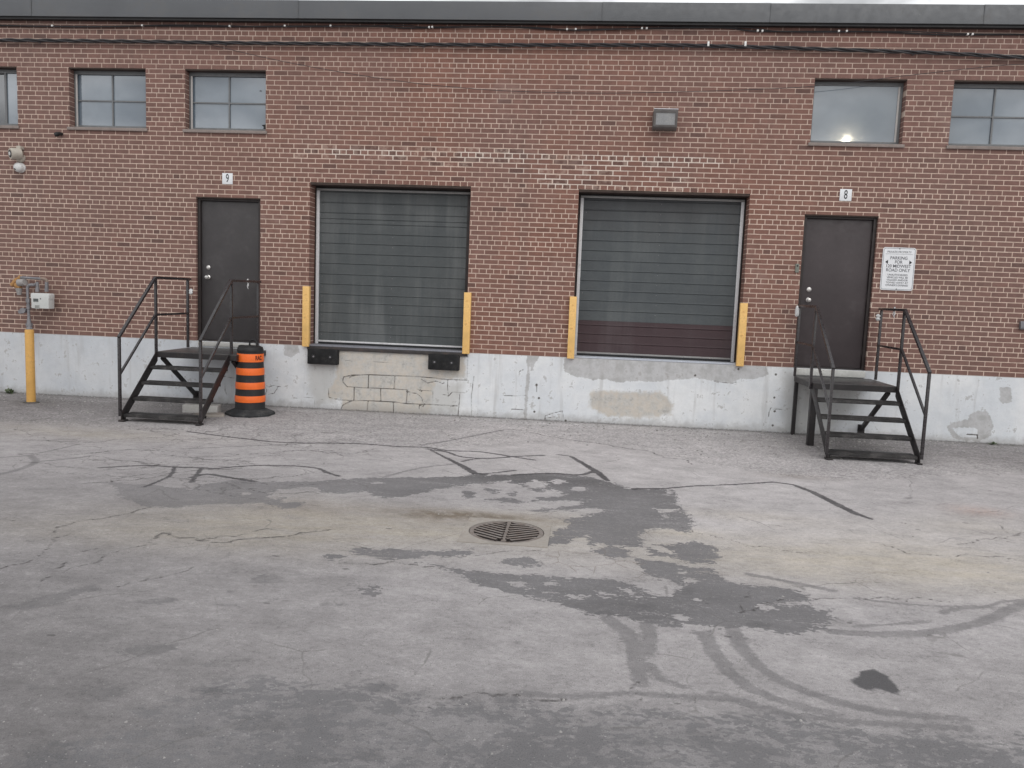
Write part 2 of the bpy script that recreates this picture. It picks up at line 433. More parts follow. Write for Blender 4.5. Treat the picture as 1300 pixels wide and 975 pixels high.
# foundation --------------------------------------------
def poly_sdf(px, py, poly):
    """signed distance to polygon, negative inside"""
    d = np.full(px.shape, 1e9); inside = np.zeros(px.shape, bool); n = len(poly)
    for i in range(n):
        ax, ay = poly[i]; bx, by = poly[(i+1) % n]
        ex_, ey_ = bx-ax, by-ay; L = ex_*ex_+ey_*ey_ + 1e-12
        t = np.clip(((px-ax)*ex_+(py-ay)*ey_)/L, 0, 1)
        d = np.minimum(d, np.hypot(px-ax-t*ex_, py-ay-t*ey_))
        c = ((ay > py) != (by > py)); xx = ax + (py-ay)*ex_/(ey_ if abs(ey_) > 1e-12 else 1e-12)
        inside ^= (c & (px < xx))
    return np.where(inside, -d, d)
def line_sdf(px, py, pts, hw):
    """distance to polyline minus half-width (half-width may taper per point)"""
    d = np.full(px.shape, 1e9); m = len(pts)
    hws = hw if isinstance(hw, (list, tuple)) else [hw]*m
    for i in range(m-1):
        ax, ay = pts[i]; bx, by = pts[i+1]
        ex_, ey_ = bx-ax, by-ay; L = ex_*ex_+ey_*ey_ + 1e-12
        t = np.clip(((px-ax)*ex_+(py-ay)*ey_)/L, 0, 1)
        d = np.minimum(d, np.hypot(px-ax-t*ex_, py-ay-t*ey_) - (hws[i]+(hws[i+1]-hws[i])*t))
    return d
def smooth_line(pts, k=4):
    """Catmull-Rom resample"""
    P = [np.array(p, float) for p in pts]
    if len(P) < 3: return [tuple(p) for p in P]
    out = []
    Q = [2*P[0]-P[1]] + P + [2*P[-1]-P[-2]]
    for i in range(1, len(Q)-2):
        for s in range(k):
            t = s/k
            out.append(tuple(.5*((2*Q[i])+(-Q[i-1]+Q[i+1])*t+(2*Q[i-1]-5*Q[i]+4*Q[i+1]-Q[i+2])*t*t+(-Q[i-1]+3*Q[i]-3*Q[i+1]+Q[i+2])*t**3)))
    out.append(tuple(P[-1])); return out
def grid_mesh(name, us, vs, fn, skip=None):
    nu, nv = len(us), len(vs)
    U, V = np.meshgrid(us, vs)                       # rows: v
    co_ = fn(U.ravel(), V.ravel())
    i = (np.arange(nv-1)[:, None]*nu + np.arange(nu-1)[None, :]).ravel()
    q = np.stack([i, i+1, i+1+nu, i+nu], 1)
    if skip is not None:
        cu = (U[:-1, :-1]+U[1:, 1:])/2; cv = (V[:-1, :-1]+V[1:, 1:])/2
        q = q[~skip(cu.ravel(), cv.ravel())]
    me = bpy.data.meshes.new(name)
    me.vertices.add(len(co_)); me.vertices.foreach_set('co', co_.astype(np.float32).ravel())
    me.loops.add(q.size); me.loops.foreach_set('vertex_index', q.ravel().astype(np.int32))
    me.polygons.add(len(q)); me.polygons.foreach_set('loop_start', np.arange(0, q.size, 4, dtype=np.int32))
    me.polygons.foreach_set('use_smooth', np.ones(len(q), bool))
    me.update(calc_edges=True); me.validate()
    return me, U.ravel(), V.ravel()
def vattr(me, name, arr):
    a = me.attributes.new(name, 'FLOAT', 'POINT'); a.data.foreach_set('value', arr.astype(np.float32))

FY = -.012
us = np.concatenate([np.arange(XL, -9.5, .25), np.arange(-9.5, 6.6, .016), np.arange(6.6, XR+.01, .25)]); us[-1] = XR
vs_ = np.linspace(-.05, Z0, 62)
fm, FX, FZ = grid_mesh('foundation_wall', us, vs_, lambda u, v: np.stack([u, np.full_like(u, FY), v], 1))
def Z5(pts): return [WL(370+x/5.2, 420+y/5.2) for x, y in pts]
def Z6(pts): return [WL(640+x/6.5, 440+y/6.5) for x, y in pts]
def Z7(pts): return [WL(820+x/6.5, 440+y/6.5) for x, y in pts]
def Z8(pts): return [WL(1190+x/4.875, 380+y/4.875) for x, y in pts]
def Z9(pts): return [WL(275+x/8.478, 425+y/8.478) for x, y in pts]
cr = np.full(FX.shape, 1.0)
def fcrack(pts, hw=.004):
    global cr; cr = np.minimum(cr, line_sdf(FX, FZ, pts, hw))
for p in ([(340,330),(345,305),(400,292),(520,290),(680,295),(850,302),(1000,318),(1160,325)], [(340,335),(370,370),(500,378),(590,380),(760,390)],
          [(320,455),(400,460),(500,462),(590,465),(680,470),(760,480),(900,485),(1000,490),(1100,495)],
          [(510,295),(508,375)], [(683,298),(680,382)], [(590,382),(592,462)], [(765,390),(760,475)], [(415,378),(415,460)], [(505,465),(502,530)], [(673,472),(675,545)],
          [(1110,415),(1108,480),(1100,560)], [(860,400),(835,385)] ):
    fcrack(Z5(p), .0062)
for p in ([(760,400),(830,415),(860,440),(870,475)], [(245,380),(250,440),(320,455)], [(400,462),(340,490),(328,520)], [(1030,320),(1035,420)], [(1205,300),(1190,420),(1188,565)],
          [(1165,165),(1160,325)], [(860,320),(900,345),(960,330),(1000,350),(1010,340)], [(1000,420),(1040,430),(1060,405),(1150,410)], [(880,480),(870,500),(845,490),(845,515)], [(1050,500),(1090,492)], [(440,292),(400,300),(380,312)]):
    fcrack(Z5(p), .005)
for p in ([(860,310),(855,390)], [(860,392),(935,398),(935,485)], [(155,455),(155,505)], [(305,130),(305,300)], [(355,195),(480,198),(700,215)], [(0,445),(110,440),(210,452)]):
    fcrack(Z5(p), .0018)
for p in ([(335,610),(340,570),(400,550),(480,530),(490,590)], [(350,590),(420,580),(450,600)], [(120,250),(125,205),(160,190)], [(60,515),(160,520)], [(0,405),(180,405)], [(270,315),(270,375)]):
    fcrack(Z6(p), .004)
for p in ([(1150,525),(1090,515),(1030,505),(1015,540),(1010,580)], [(560,285),(700,305),(750,290)]): fcrack(Z7(p), .004)
for p in ([(60,440),(120,455),(210,470)], [(90,520),(95,600),(115,650)], [(500,520),(560,560),(620,545),(690,560)], [(660,570),(620,630),(560,640)], [(520,560),(545,590),(515,680)]): fcrack(Z9(p), .0045)
for p in ([(180,835),(245,838)], [(245,838),(245,860)]): fcrack(Z8(p), .009)
for (x, y) in ((268,315),(287,425),(250,537),(508,610)): cr = np.minimum(cr, np.hypot(FX-Z6([(x,y)])[0][0], FZ-Z6([(x,y)])[0][1]) - .017)
for (x, y) in ((405,238),(763,185),(1070,230),(1058,420),(1062,533),(1045,650),(880,150)): cr = np.minimum(cr, np.hypot(FX-Z7([(x,y)])[0][0], FZ-Z7([(x,y)])[0][1]) - .016)
for x, y, r_ in ((155,150,.02),(700,790,.0)): pass
vattr(fm, 'crack', cr)
bare = poly_sdf(FX, FZ, Z6([(490,95),(580,60),(1310,85)]) + Z7([(0,95),(740,115),(840,150),(990,165),(1010,230),(900,270),(770,270),(700,305),(560,285),(420,260),(250,275),(0,290)]) + Z6([(1130,285),(930,290),(850,270),(700,270),(580,245),(500,210)]))
bare = np.minimum(bare, poly_sdf(FX, FZ, Z8([(60,800),(80,760),(190,745),(200,710),(250,685),(310,695),(345,780),(330,840),(250,880),(130,870),(90,860)])))
bare = np.maximum(bare, -poly_sdf(FX, FZ, Z8([(95,800),(160,785),(240,800),(248,850),(150,856),(120,835)])))
bare = np.minimum(bare, poly_sdf(FX, FZ, Z8([(375,540),(460,540),(462,640),(400,650),(378,630)]))+.012)
bare = np.minimum(bare, poly_sdf(FX, FZ, Z6([(205,60),(300,70),(265,130),(240,200),(210,210)]))+.01)
bare = np.minimum(bare, line_sdf(FX, FZ, Z6([(205,75),(200,200),(185,400),(175,600)]), .022))
bare = np.minimum(bare, poly_sdf(FX, FZ, [WL(360, 436), WL(380, 437), WL(381, 448), WL(371, 455), WL(360, 452)])+.01)
vattr(fm, 'bare', bare)
tan = poly_sdf(FX, FZ, Z5([(300,118),(1150,150),(1160,320),(960,330),(940,400),(930,480),(900,560),(320,540),(325,460),(230,440),(290,300)]))
tan2 = poly_sdf(FX, FZ, Z6([(690,380),(740,350),(1300,360)]) + Z7([(180,400),(240,470),(220,570),(0,600)]) + Z6([(850,590),(690,500)]))
vattr(fm, 'tan', np.minimum(tan, tan2+.01))
grey = poly_sdf(FX, FZ, Z5([(110,110),(310,120),(300,480),(160,490),(110,400)])); grey = np.minimum(grey, poly_sdf(FX, FZ, [(2.83,.97),(4.05,.97),(4.0,.5),(3.6,0),(2.9,0)])+.02)
grey = np.minimum(grey, poly_sdf(FX, FZ, Z5([(868,330),(1160,330),(1105,560),(870,540)]))+.03)
vattr(fm, 'smudge', grey)
def found_mat():
    t = NT('weathered_white_painted_concrete')
    n1 = t.noise(1.3, 5, .6); n2 = t.noise(7, 5, .65); n3 = t.noise(38, 4, .65); n4 = t.noise(160, 2)
    sx = t.n('ShaderNodeSeparateXYZ'); t.t.links.new(t.pos(), sx.inputs[0]); z = sx.outputs[2]; x = sx.outputs[0]
    c = t.mix(t.ss(n1, .35, .65), (.675, .70, .73), (.785, .795, .805))
    c = t.mix(t.mul(t.ss(x, -4.4, -6.5), .42), c, (.42, .445, .49))  # left end darker and bluer, shade put into the colour
    c = t.scale(c, t.lin(n2, .25, .75, .92, 1.07))
    wob = t.mad(t.math('SUBTRACT', n2, .5), .10, t.mul(t.math('SUBTRACT', n3, .5), .045))
    c = t.mix(t.mul(t.ss(t.add(t.attr('smudge'), t.mul(wob, 1.5)), .08, -.10), .62), c, (.47, .46, .435))
    tn = t.ss(t.add(t.attr('tan'), t.mul(wob, 1.6)), .02, -.05)
    c = t.mix(t.mul(tn, t.lin(n3, .3, .7, .7, 1.0)), c, t.mix(t.ss(n2, .4, .6), (.57, .515, .445), (.49, .465, .425)))
    br = t.ss(t.add(t.attr('bare'), wob), .006, -.008)
    c = t.mix(t.mul(br, .9), c, t.mix(t.ss(n2, .35, .6), (.41, .405, .40), (.52, .515, .52)))
    # chips, drips, splash-back dirt along the ground
    c = t.mix(t.mul(t.ss(t.mad(n3, .45, n2), .82, .90), .6), c, (.36, .345, .33))
    dr_ = t.noise(1, 4, .6, t.map((7, 1, .5)))
    c = t.mix(t.mul(t.ss(dr_, .54, .72), .34), c, (.36, .345, .33))
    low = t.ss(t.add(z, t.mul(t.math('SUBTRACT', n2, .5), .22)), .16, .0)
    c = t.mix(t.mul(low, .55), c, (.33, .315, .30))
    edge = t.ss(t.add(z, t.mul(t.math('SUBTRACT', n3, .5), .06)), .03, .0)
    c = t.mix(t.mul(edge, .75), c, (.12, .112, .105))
    ck = t.ss(t.add(t.attr('crack'), t.mul(t.math('SUBTRACT', n3, .5), .010)), .0055, -.003)
    c = t.mix(t.mul(ck, .92), c, (.10, .09, .08))
    c = t.scale(c, t.lin(n4, .25, .75, .94, 1.06))
    t.set(c, .88, 0, .25)
    t.bump(t.mad(ck, -1.4, t.mad(n3, .5, t.mad(br, -.25, t.mul(n2, .4)))), .5, .012)
    return t.m
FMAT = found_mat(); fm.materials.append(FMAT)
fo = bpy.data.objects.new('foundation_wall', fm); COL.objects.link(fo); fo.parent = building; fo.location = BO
ft = MB(); ft.quad((XL, FY, Z0), (XR, FY, Z0), (XR, .42, Z0), (XL, .42, Z0)); ft.build('ledge', worn('grey_ledge_concrete', (.52, .53, .55), .9, 0, .15, 4), fo)

# windows ------------------------------------------------
def glass_mat(name, base, tint):
    t = NT(name)
    n = t.noise(2.2, 3, .5); n2 = t.noise(18, 4, .6)
    c = t.mix(t.ss(n, .35, .65), base, tint)
    t.set(c, t.lin(n2, .35, .65, .015, .05), 0, .5)
    t.b.inputs['IOR'].default_value = 2.35
    t.bump(t.noise(1.1, 2), .05, .02)
    return t.m
GL = glass_mat('reflective_window_glass', (.145, .182, .222), (.172, .210, .250))
GD = glass_mat('dark_window_glass', (.02, .023, .026), (.03, .034, .04))
SZ = WZ0 + .052
for i, (a, b) in enumerate(WIN):
    fr = MB(); y0, y1 = .125, .185; w = .034
    zb, zt = SZ+.001, WZ1-.003; a_, b_ = a+.002, b-.002
    fr.box(a_, b_, y0, y1, zb, zb+w).box(a_, b_, y0, y1, zt-w-.03, zt).box(a_, a_+w, y0+.001, y1, zb+w, zt-w-.03).box(b_-w, b_, y0+.001, y1, zb+w, zt-w-.03)
    frame = bpart(fr, 'window', M['win_frame'], None, .003)
    gx0, gx1, gz0, gz1 = a_+w, b_-w, zb+w, zt-w-.03
    gl = MB(); gy = .158
    if i in (1, 2, 4):
        gl.quad((gx0, gy, gz0), (gx1, gy, gz0), (gx1, gy, gz1), (gx0, gy, gz1))
        mx, mz = (gx0+gx1)/2, gz0+(gz1-gz0)*.49
        mu = MB(); mu.box(mx-.011, mx+.011, .138, .172, gz0, gz1).box(gx0, mx-.011, .139, .171, mz-.010, mz+.010).box(mx+.011, gx1, .139, .171, mz-.010, mz+.010)
        mu.build('glazing_bar', M['win_frame'], frame)
    elif i == 0:
        mx = gx1-.235
        gl.quad((mx, gy-.01, gz0), (gx1, gy-.01, gz0), (gx1, gy-.01, gz1), (mx, gy-.01, gz1))
        g2 = MB(); g2.quad((gx0, gy+.02, gz0), (mx, gy+.02, gz0), (mx, gy+.02, gz1), (gx0, gy+.02, gz1)); g2.build('dark_pane', GD, frame)
        mu = MB(); mu.box(mx-.03, mx, .128, .18, gz0, gz1); mu.build('meeting_rail', M['win_frame'], frame)
    else:
        gl.quad((gx0, gy-.02, gz0), (gx1-.03, gy-.02, gz0), (gx1-.03, gy-.02, gz1), (gx0, gy-.02, gz1))
        mu = MB(); mu.box(gx1-.03, gx1-.004, .126, .182, gz0, gz1); mu.build('side_bead', M['win_white'], frame)
    gl.build('pane', GL, frame)
    if i in (1, 2):
        be = MB(); be.box(a+.036, a+.060, .112, .124, SZ+.01, WZ1-.07); be.build('pale_bead', M['win_white'], frame)
    si = MB(); si.prism([(-.030, WZ0-.012), (.20, WZ0+.001), (.20, SZ), (.11, SZ), (-.030, WZ0+.032)], a-.03, b+.03)
    si.v = [(y, x, z) for x, y, z in si.v]
    # keep the part inside the opening clear of the brick: clip the ends behind the wall face
    si.v = [(min(max(x, a+.002), b-.002) if y > 0 else x, y, z) for x, y, z in si.v]
    si.build('sill', M['sill'], frame, .003)
    li = MB(); li.box(a+.001, b-.001, .012, .124, WZ1-.014, WZ1-.001); li.build('lintel', M['lintel'], frame)
    if i == 2:
        hx, hz = gx1-.002, gz0+.002
        br_ = MB(); br_.prism([(hx, hz), (hx, hz+.085), (hx-.035, hz+.07), (hx-.085, hz+.062), (hx-.05, hz+.03), (hx-.062, hz)], gy-.004, gy-.002)
        br_.prism([(gx1-.13, gz1-.20), (gx1-.09, gz1-.205), (gx1-.10, gz1-.185)], gy-.004, gy-.002)
        pieces(br_, 'broken_hole', M['black'], frame)

# personnel doors ----------------------------------------
def person_door(a, b, mat, right_reveal):
    y = .095
    fr = MB(); w = .045; zt = DZ1-.004; zb = Z0+.012
    fr.box(a+.001, a+w, y-.05, y+.08, zb, zt).box(b-w, b-.001, y-.05, y+.08, zb, zt).box(a+w, b-w, y-.049, y+.08, zt-w, zt)
    # main leaf is the part that owns frame and ironmongery
    lf = MB(); lf.box(a+w+.004, b-w-.004, y-.012, y+.035, zb+.012, zt-w-.004)
    leaf = bpart(lf, 'door', mat, None, .004)
    fr.build('door_frame', M['frame_dark'], leaf, .003)
    th = MB(); th.box(a+.046, b-.046, y-.06, y+.07, Z0+.002, Z0+.020); th.build('threshold', M['dock_edge'], leaf)
    hx = a+.155
    for k, hz in ((0, 2.115), (1, 1.965)):
        h = MB(); h.lathe([(.034, 0), (.036, -.008), (.030, -.014), (.016, -.018)], 20, (hx, y-.012, hz), 'y')
        if k: h.lathe([(.012, -.014), (.013, -.035), (.026, -.045), (.031, -.058), (.026, -.072), (.008, -.078)], 20, (hx, y-.012, hz), 'y')
        else: h.box(hx-.003, hx+.003, y-.034, y-.028, hz-.009, hz+.009)
        h.build('door_knob' if k else 'deadbolt', M['chrome'], leaf)
    for hz in (1.25, 2.05, 2.9):
        h = MB(); h.tube([(b-w-.003, y-.02, hz-.055), (b-w-.003, y-.02, hz+.055)], .009, 8); h.build('hinge', M['frame_dark'], leaf)
    li = MB(); li.box(a+.001, b-.001, .006, y-.052, DZ1-.016, DZ1-.001); li.build('lintel', M['lintel'], leaf)
    return leaf
d9 = person_door(*DOORS[0], M['door9'], 0); d9['label'] = 'charcoal grey steel door under number 9'
d8 = person_door(*DOORS[1], M['door8'], 1); d8['label'] = 'dark brown steel door under number 8'

# loading dock doors -------------------------------------
def slat_mat(name, ca, cb, dusty, dark_top):
    t = NT(name)
    st = t.mad(t.noise(1, 5, .65, t.map((5.5, 1, .30))), .5, t.mul(t.noise(.8, 3, .6), .55)); n2 = t.noise(3, 5, .65); n3 = t.noise(40, 3)
    c = t.mix(t.ss(n2, .3, .7), ca, cb)
    c = t.mix(t.mul(t.ss(st, .47, .66), .75), c, dusty)
    sx = t.n('ShaderNodeSeparateXYZ'); t.t.links.new(t.pos(), sx.inputs[0])
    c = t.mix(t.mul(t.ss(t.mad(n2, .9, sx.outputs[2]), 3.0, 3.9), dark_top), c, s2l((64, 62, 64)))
    c = t.scale(c, t.lin(n3, .25, .75, .92, 1.08))
    t.set(c, t.lin(n2, .3, .7, .42, .6), 0, .45); t.bump(t.noise(2.3, 3), .3, .04)
    return t.m
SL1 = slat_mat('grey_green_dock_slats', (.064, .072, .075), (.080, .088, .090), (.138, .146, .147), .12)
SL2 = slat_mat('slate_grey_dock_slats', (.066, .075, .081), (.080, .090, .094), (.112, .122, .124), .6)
SLB = slat_mat('brown_dock_slats', (.048, .026, .030), (.058, .033, .037), (.078, .056, .060), .0)
def ribs(a, b, zs, y, groove=.014, depth=.009):
    """door skin: flat boards with V grooves at heights zs"""
    prof = [(y, zs[0])]
    for z in zs[1:-1]:
        prof += [(y, z-groove), (y+depth, z-groove*.25), (y+depth, z), (y-.0025, z+.003), (y-.0025, z+.011), (y, z+.016)]
    prof += [(y, zs[-1])]
    m = MB()
    for (p, q) in zip(prof[:-1], prof[1:]):
        n = 12
        for k in range(n):
            xa, xb = a+(b-a)*k/n, a+(b-a)*(k+1)/n
            m.quad((xa, p[0], p[1]), (xb, p[0], p[1]), (xb, q[0], q[1]), (xa, q[0], q[1]))
    return m
def dock_door(i, a, b):
    y = .262; zt = KZ1; zb = Z0+.055
    if i == 0:
        zs = [zb]; z = zb
        for s in [.155]*3+[.155, .13, .155, .155, .165, .155, .155, .155, .15, .07, .09, .155, .165]: z += s; zs.append(z)
        zs = [v for v in zs if v < zt-.08]+[zt]
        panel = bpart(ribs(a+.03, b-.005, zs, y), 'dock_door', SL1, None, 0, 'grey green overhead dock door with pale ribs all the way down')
    else:
        zs = [1.535]; z = 1.535
        for s in [.15]*14: z += s; zs.append(z)
        zs = [v for v in zs if v < zt-.08]+[zt]
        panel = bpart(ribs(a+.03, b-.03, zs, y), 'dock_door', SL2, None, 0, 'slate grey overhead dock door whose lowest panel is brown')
        lp = ribs(a+.03, b-.03, [zb, zb+.165, zb+.30, zb+.435, 1.533], y-.003).build('lower_panel', SLB, panel); lp['label'] = 'dark brown replacement bottom panel'
    jl = MB(); jl.box(a+.03, a+.075, y-.045, y-.008, zb-.03, zt-.09); jl.build('side_seal', M['seal_white'], panel, .003)
    jr = MB(); jr.box(b-.075, b-.03, y-.045, y-.008, zb-.03, zt-.09); jr.build('side_seal', M['seal_white'] if i else M['frame_dark'], panel, .003)
    jm = MB(); jm.box(a+.001, a+.0295, y-.02, y+.05, zb-.05, zt-.05).box(b-.0295, b-.001, y-.02, y+.05, zb-.05, zt-.05).box(a+.001, b-.001, y-.015, y+.05, zt-.049, zt-.002)
    jm.build('jamb', M['frame_dark'], panel)
    tp = MB(); tp.box(a+.03, b-.03, y-.047, y-.010, zt-.088, zt-.056); tp.build('head_trim', M['seal_grey'], panel, .003)
    bs = MB(); bs.box(a+.077, b-.077, y-.024, y-.006, zb+.002, zb+.028); bs.build('bottom_bar', M['seal_white'] if i == 0 else M['seal_grey'], panel, .003)
    gk = MB(); gk.box(a+.076, b-.076, y-.020, y+.03, Z0+.028, zb+.001); gk.build('bottom_gasket', M['black'], panel)
    li = MB(); li.box(a+.001, b-.001, .008, y-.05, zt-.030, zt-.001); li.build('lintel', M['lintel'], panel)
    bo = MB()
    for z in zs[1:-1]:
        for x in ((a+b)/2+random.uniform(-.005, .005),) + ((a+.12,) if random.random() < .4 else ()):
            bo.lathe([(.007, 0), (.006, -.004), (.003, -.006)], 8, (x, y-.0005, z-.04), 'y')
    pieces(bo, 'bolt_head', M['galv'], panel)
    return panel
dock1 = dock_door(0, *DOCKS[0]); dock2 = dock_door(1, *DOCKS[1])
s1 = MB(); s1.box(-4.29, -1.80, -.045, .258, Z0+.003, Z0+.024); ds1 = bpart(s1, 'dock_sill', M['dock_steel'], None, .004, 'blue grey steel sill plate under the grey green dock door')
s1 = MB(); s1.box(-4.29, -1.80, -.044, -.014, Z0-.052, Z0+.002); s1.build('sill_angle', M['dock_edge'], ds1, .003)
s2 = MB(); s2.box(-.25, 2.24, -.016, .258, Z0+.003, Z0+.022); bpart(s2, 'dock_sill', worn('pale_blue_grey_sill_concrete', (.52, .55, .61), .85, 0, .12, 4, (.3, .3, .31), .4), None, .006, 'pale blue grey concrete sill under the brown bottomed dock door')
# mortar bed under door 8
mb = MB(); mb.box(3.03, 4.02, -.05, .03, Z0-.10, Z0-.004); bpart(mb, 'door_step', worn('pale_cement_step', (.58, .575, .55), .9, 0, .15, 7, (.25, .235, .21), .5, .3, .4, 40), None, .012)
mb = MB(); mb.box(-6.04, -5.09, -.04, .03, Z0-.075, Z0-.004); bpart(mb, 'door_step', worn('grey_cement_step', (.47, .46, .44), .9, 0, .15, 7, (.25, .235, .21), .5, .3, .4, 40), None, .012)

# roof vent just over the coping
rv = MB(); rv.lathe([(.10, 0), (.10, .90), (.17, .94), (.17, 1.02), (.12, 1.10), (.05, 1.135)], 20); tag(rv.build('roof_vent', M['seal_grey'], None, 0, (-1.34, 3, 5.90)), 'small pale domed roof vent just showing above the dark fascia', 'vent')

# ------------------------------------------------------------------ dock fittings
GUARD = [(-4.306, 'yellow steel guard post left of the grey green dock door'), (-1.822, 'yellow steel guard post right of the grey green dock door'),
         (-.243, 'yellow steel guard post left of the dock door with the brown bottom panel'), (2.233, 'yellow steel guard post right of the dock door with the brown bottom panel')]
for x, lab in GUARD:
    g = empty('guard_post', (x, -.02, .965), lab, 'guard post', 'yellow guard posts bolted beside the dock doors')
    m = MB(); m.box(-.052, .052, -.06, -.050, 0, .92).box(-.052, -.043, -.0499, .018, 0, .92).box(.043, .052, -.0499, .018, 0, .92)
    m.build('channel', M['yellow'], g, .003)
    m = MB()
    for z in (.12, .46, .80): m.lathe([(.012, 0), (.012, -.006), (.007, -.009)], 6, (0, -.0602, z), 'y')
    pieces(m, 'bolt', M['yellow'], g)
for x, lab in ((-4.022, 'black rubber dock bumper left under the sill of the grey green dock door'), (-2.148, 'black rubber dock bumper right under the sill of the grey green dock door')):
    g = empty('dock_bumper', (x, FY, .705), lab, 'dock bumper', 'rubber bumpers under the dock sill')
    m = MB(); m.box(-.235, .235, -.115, 0, 0, .235); m.build('pad', M['rubber'], g, .014)
    for bx in (-.14, .12):
        m = MB(); m.lathe([(.034, .0), (.034, -.005), (.026, -.006), (.026, -.0015), (.016, -.001)], 16, (bx, -.1152, .12), 'y')
        m.build('bolt_recess', M['black'], g)
        m = MB(); m.lathe([(.015, 0), (.014, -.007), (.006, -.009)], 6, (bx+.004, -.1175, .118), 'y'); m.build('bolt', M['galv'], g)

# ------------------------------------------------------------------ signs
def number_sign(ch, x, z, dn):
    w, h = .165, .165
    g = empty('number_sign', (x, -.004, z-h/2), 'small white plate with a black number %s above the %s door' % (ch, dn), 'house number')
    m = MB(); m.box(-w/2, w/2, -.004, 0, 0, h); m.build('plate', M['sign'], g, .0015)
    text_mesh('numeral', [(ch, 0, h/2, .175, .60, .001)], M['sign_black'], g, -.0050)
number_sign('9', -5.577, 3.466, 'charcoal grey left'); number_sign('8', 3.553, 3.468, 'dark brown right')

sg = empty('parking_sign', (4.357, -.006, 2.15), 'white metal parking sign with black arrows on the brick beside door 8', 'sign')
def rrect(w, h, r, n=6):
    pts = []
    for cx, cz, a0 in ((w/2-r, r, -90), (w/2-r, h-r, 0), (-w/2+r, h-r, 90), (-w/2+r, r, 180)):
        for k in range(n+1):
            a = R(a0+90*k/n); pts.append((cx+r*math.cos(a), cz+r*math.sin(a)))
    return pts
m = MB(); m.prism(rrect(.455, .605, .035), -.003, 0); m.build('plate', M['sign'], sg)
m = MB()
o_, i_ = rrect(.433, .583, .028), rrect(.423, .573, .024)
o_ = [(x, z+.011) for x, z in o_]; i_ = [(x, z+.016) for x, z in i_]
for k in range(len(o_)):
    k2 = (k+1) % len(o_)
    m.quad((o_[k][0], -.0042, o_[k][1]), (o_[k2][0], -.0042, o_[k2][1]), (i_[k2][0], -.0042, i_[k2][1]), (i_[k][0], -.0042, i_[k][1]))
m.build('border_line', M['sign_ink'], sg)
L = [('PRIVATE PROPERTY', 0, .540, .040, .95, 0), ('PARKING', 0, .455, .062, .92, .0007), ('FOR', 0, .398, .062, .92, .0007), ('120 MIDWEST', 0, .340, .062, .92, .0007), ('ROAD ONLY', 0, .283, .062, .92, .0007),
     ('UNAUTHORIZED', 0, .217, .036, 1.0, .0003), ('VEHICLES WILL BE', 0, .180, .036, 1.0, .0003), ('TAGGED AND/OR', 0, .143, .036, 1.0, .0003), ('TOWED AWAY AT', 0, .106, .036, 1.0, .0003), ("OWNER'S EXPENSE", 0, .069, .036, 1.0, .0003)]
text_mesh('lettering', L, M['sign_ink'], sg, -.0040)
m = MB(); m.box(-.19, .19, -.0042, -.0034, .510, .513); m.build('rule_line', M['sign_ink'], sg)
for s in (-1, 1):
    m = MB(); m.prism([(s*.185, .398), (s*.147, .428), (s*.147, .368)], -.0045, -.0034); m.build('arrow', M['sign_black'], sg)
for z in (.588, .017):
    m = MB(); m.lathe([(.008, 0), (.008, -.003), (.004, -.006)], 10, (0, -.0035, z), 'y'); m.build('screw', M['black'], sg)

# ------------------------------------------------------------------ wall lamp
lp = empty('wall_lamp', (.945, 0, 4.30), 'grey box wall lamp with a slanted glass front above the dock doors', 'lamp')
m = MB(); m.prism([(0, .005), (-.10, .005), (-.14, .03), (-.205, .235), (-.205, .255), (-.02, .265), (0, .26)], -.17, .17)
m.v = [(y, x, z) for x, y, z in m.v]; hs = m.build('housing', M['lamp_body'], lp, .006)
def slant(u): return (-.14-.065*u, .03+.205*u)
m = MB(); ya, za = slant(.14); yb, zb_ = slant(.90)
m.quad((-.135, ya-.004, za), (.135, ya-.004, za), (.135, yb-.004, zb_), (-.135, yb-.004, zb_)); m.build('lens', M['lamp_glass'], lp)
m = MB()
for u0, u1, x0, x1 in ((.02, .14, -.165, .165), (.90, 1.0, -.165, .165), (.14, .90, -.165, -.135), (.14, .90, .135, .165)):
    y0, z0_ = slant(u0); y1, z1_ = slant(u1)
    m.v += [(x0, y0-.012, z0_), (x1, y0-.012, z0_), (x1, y1-.012, z1_), (x0, y1-.012, z1_), (x0, y0-.001, z0_), (x1, y0-.001, z0_), (x1, y1-.001, z1_), (x0, y1-.001, z1_)]
    n = len(m.v)-8; m.f += [(n,n+1,n+2,n+3),(n+4,n+7,n+6,n+5),(n,n+4,n+5,n+1),(n+1,n+5,n+6,n+2),(n+2,n+6,n+7,n+3),(n+3,n+7,n+4,n)]; m.smooth += [False]*6
m.build('lens_frame', M['lamp_body'], lp)
m = MB(); m.box(-.172, .172, -.215, -.17, .2605, .275); m.build('brow', worn('pale_lamp_top', (.55, .52, .54), .5), lp, .003)

# ------------------------------------------------------------------ small wall fittings at the left
fl = empty('spotlight', (-8.93, 0, 3.635), 'beige wall spotlight with a round dark rimmed lens, above the white dome', 'light')
m = MB(); m.lathe([(.07, 0), (.07, -.03), (.055, -.05)], 20, (.02, 0, .06), 'y'); m.build('back_box', M['beige'], fl)
m = MB(); d = Vector((-.55, -.8, -.12)).normalized(); c = Vector((.01, -.10, .11))
m.tube([c-d*.09, c-d*.06, c+d*.06, c+d*.085], [.045, .085, .088, .080], 20); m.build('hood', M['beige'], fl)
m = MB(); m.tube([c+d*.08, c+d*.092], [.056, .052], 20); m.build('lens_rim', M['black'], fl)
m = MB(); m.tube([c+d*.088, c+d*.098], [.033, .028], 18); m.build('lens', M['white_plastic'], fl)
m = MB(); m.box(.0, .075, -.09, .0, .18, .235); m.build('bracket', M['beige'], fl, .012)
dm = empty('dome_camera', (-8.915, 0, 3.485), 'white dome camera on the brick below the beige spotlight', 'camera')
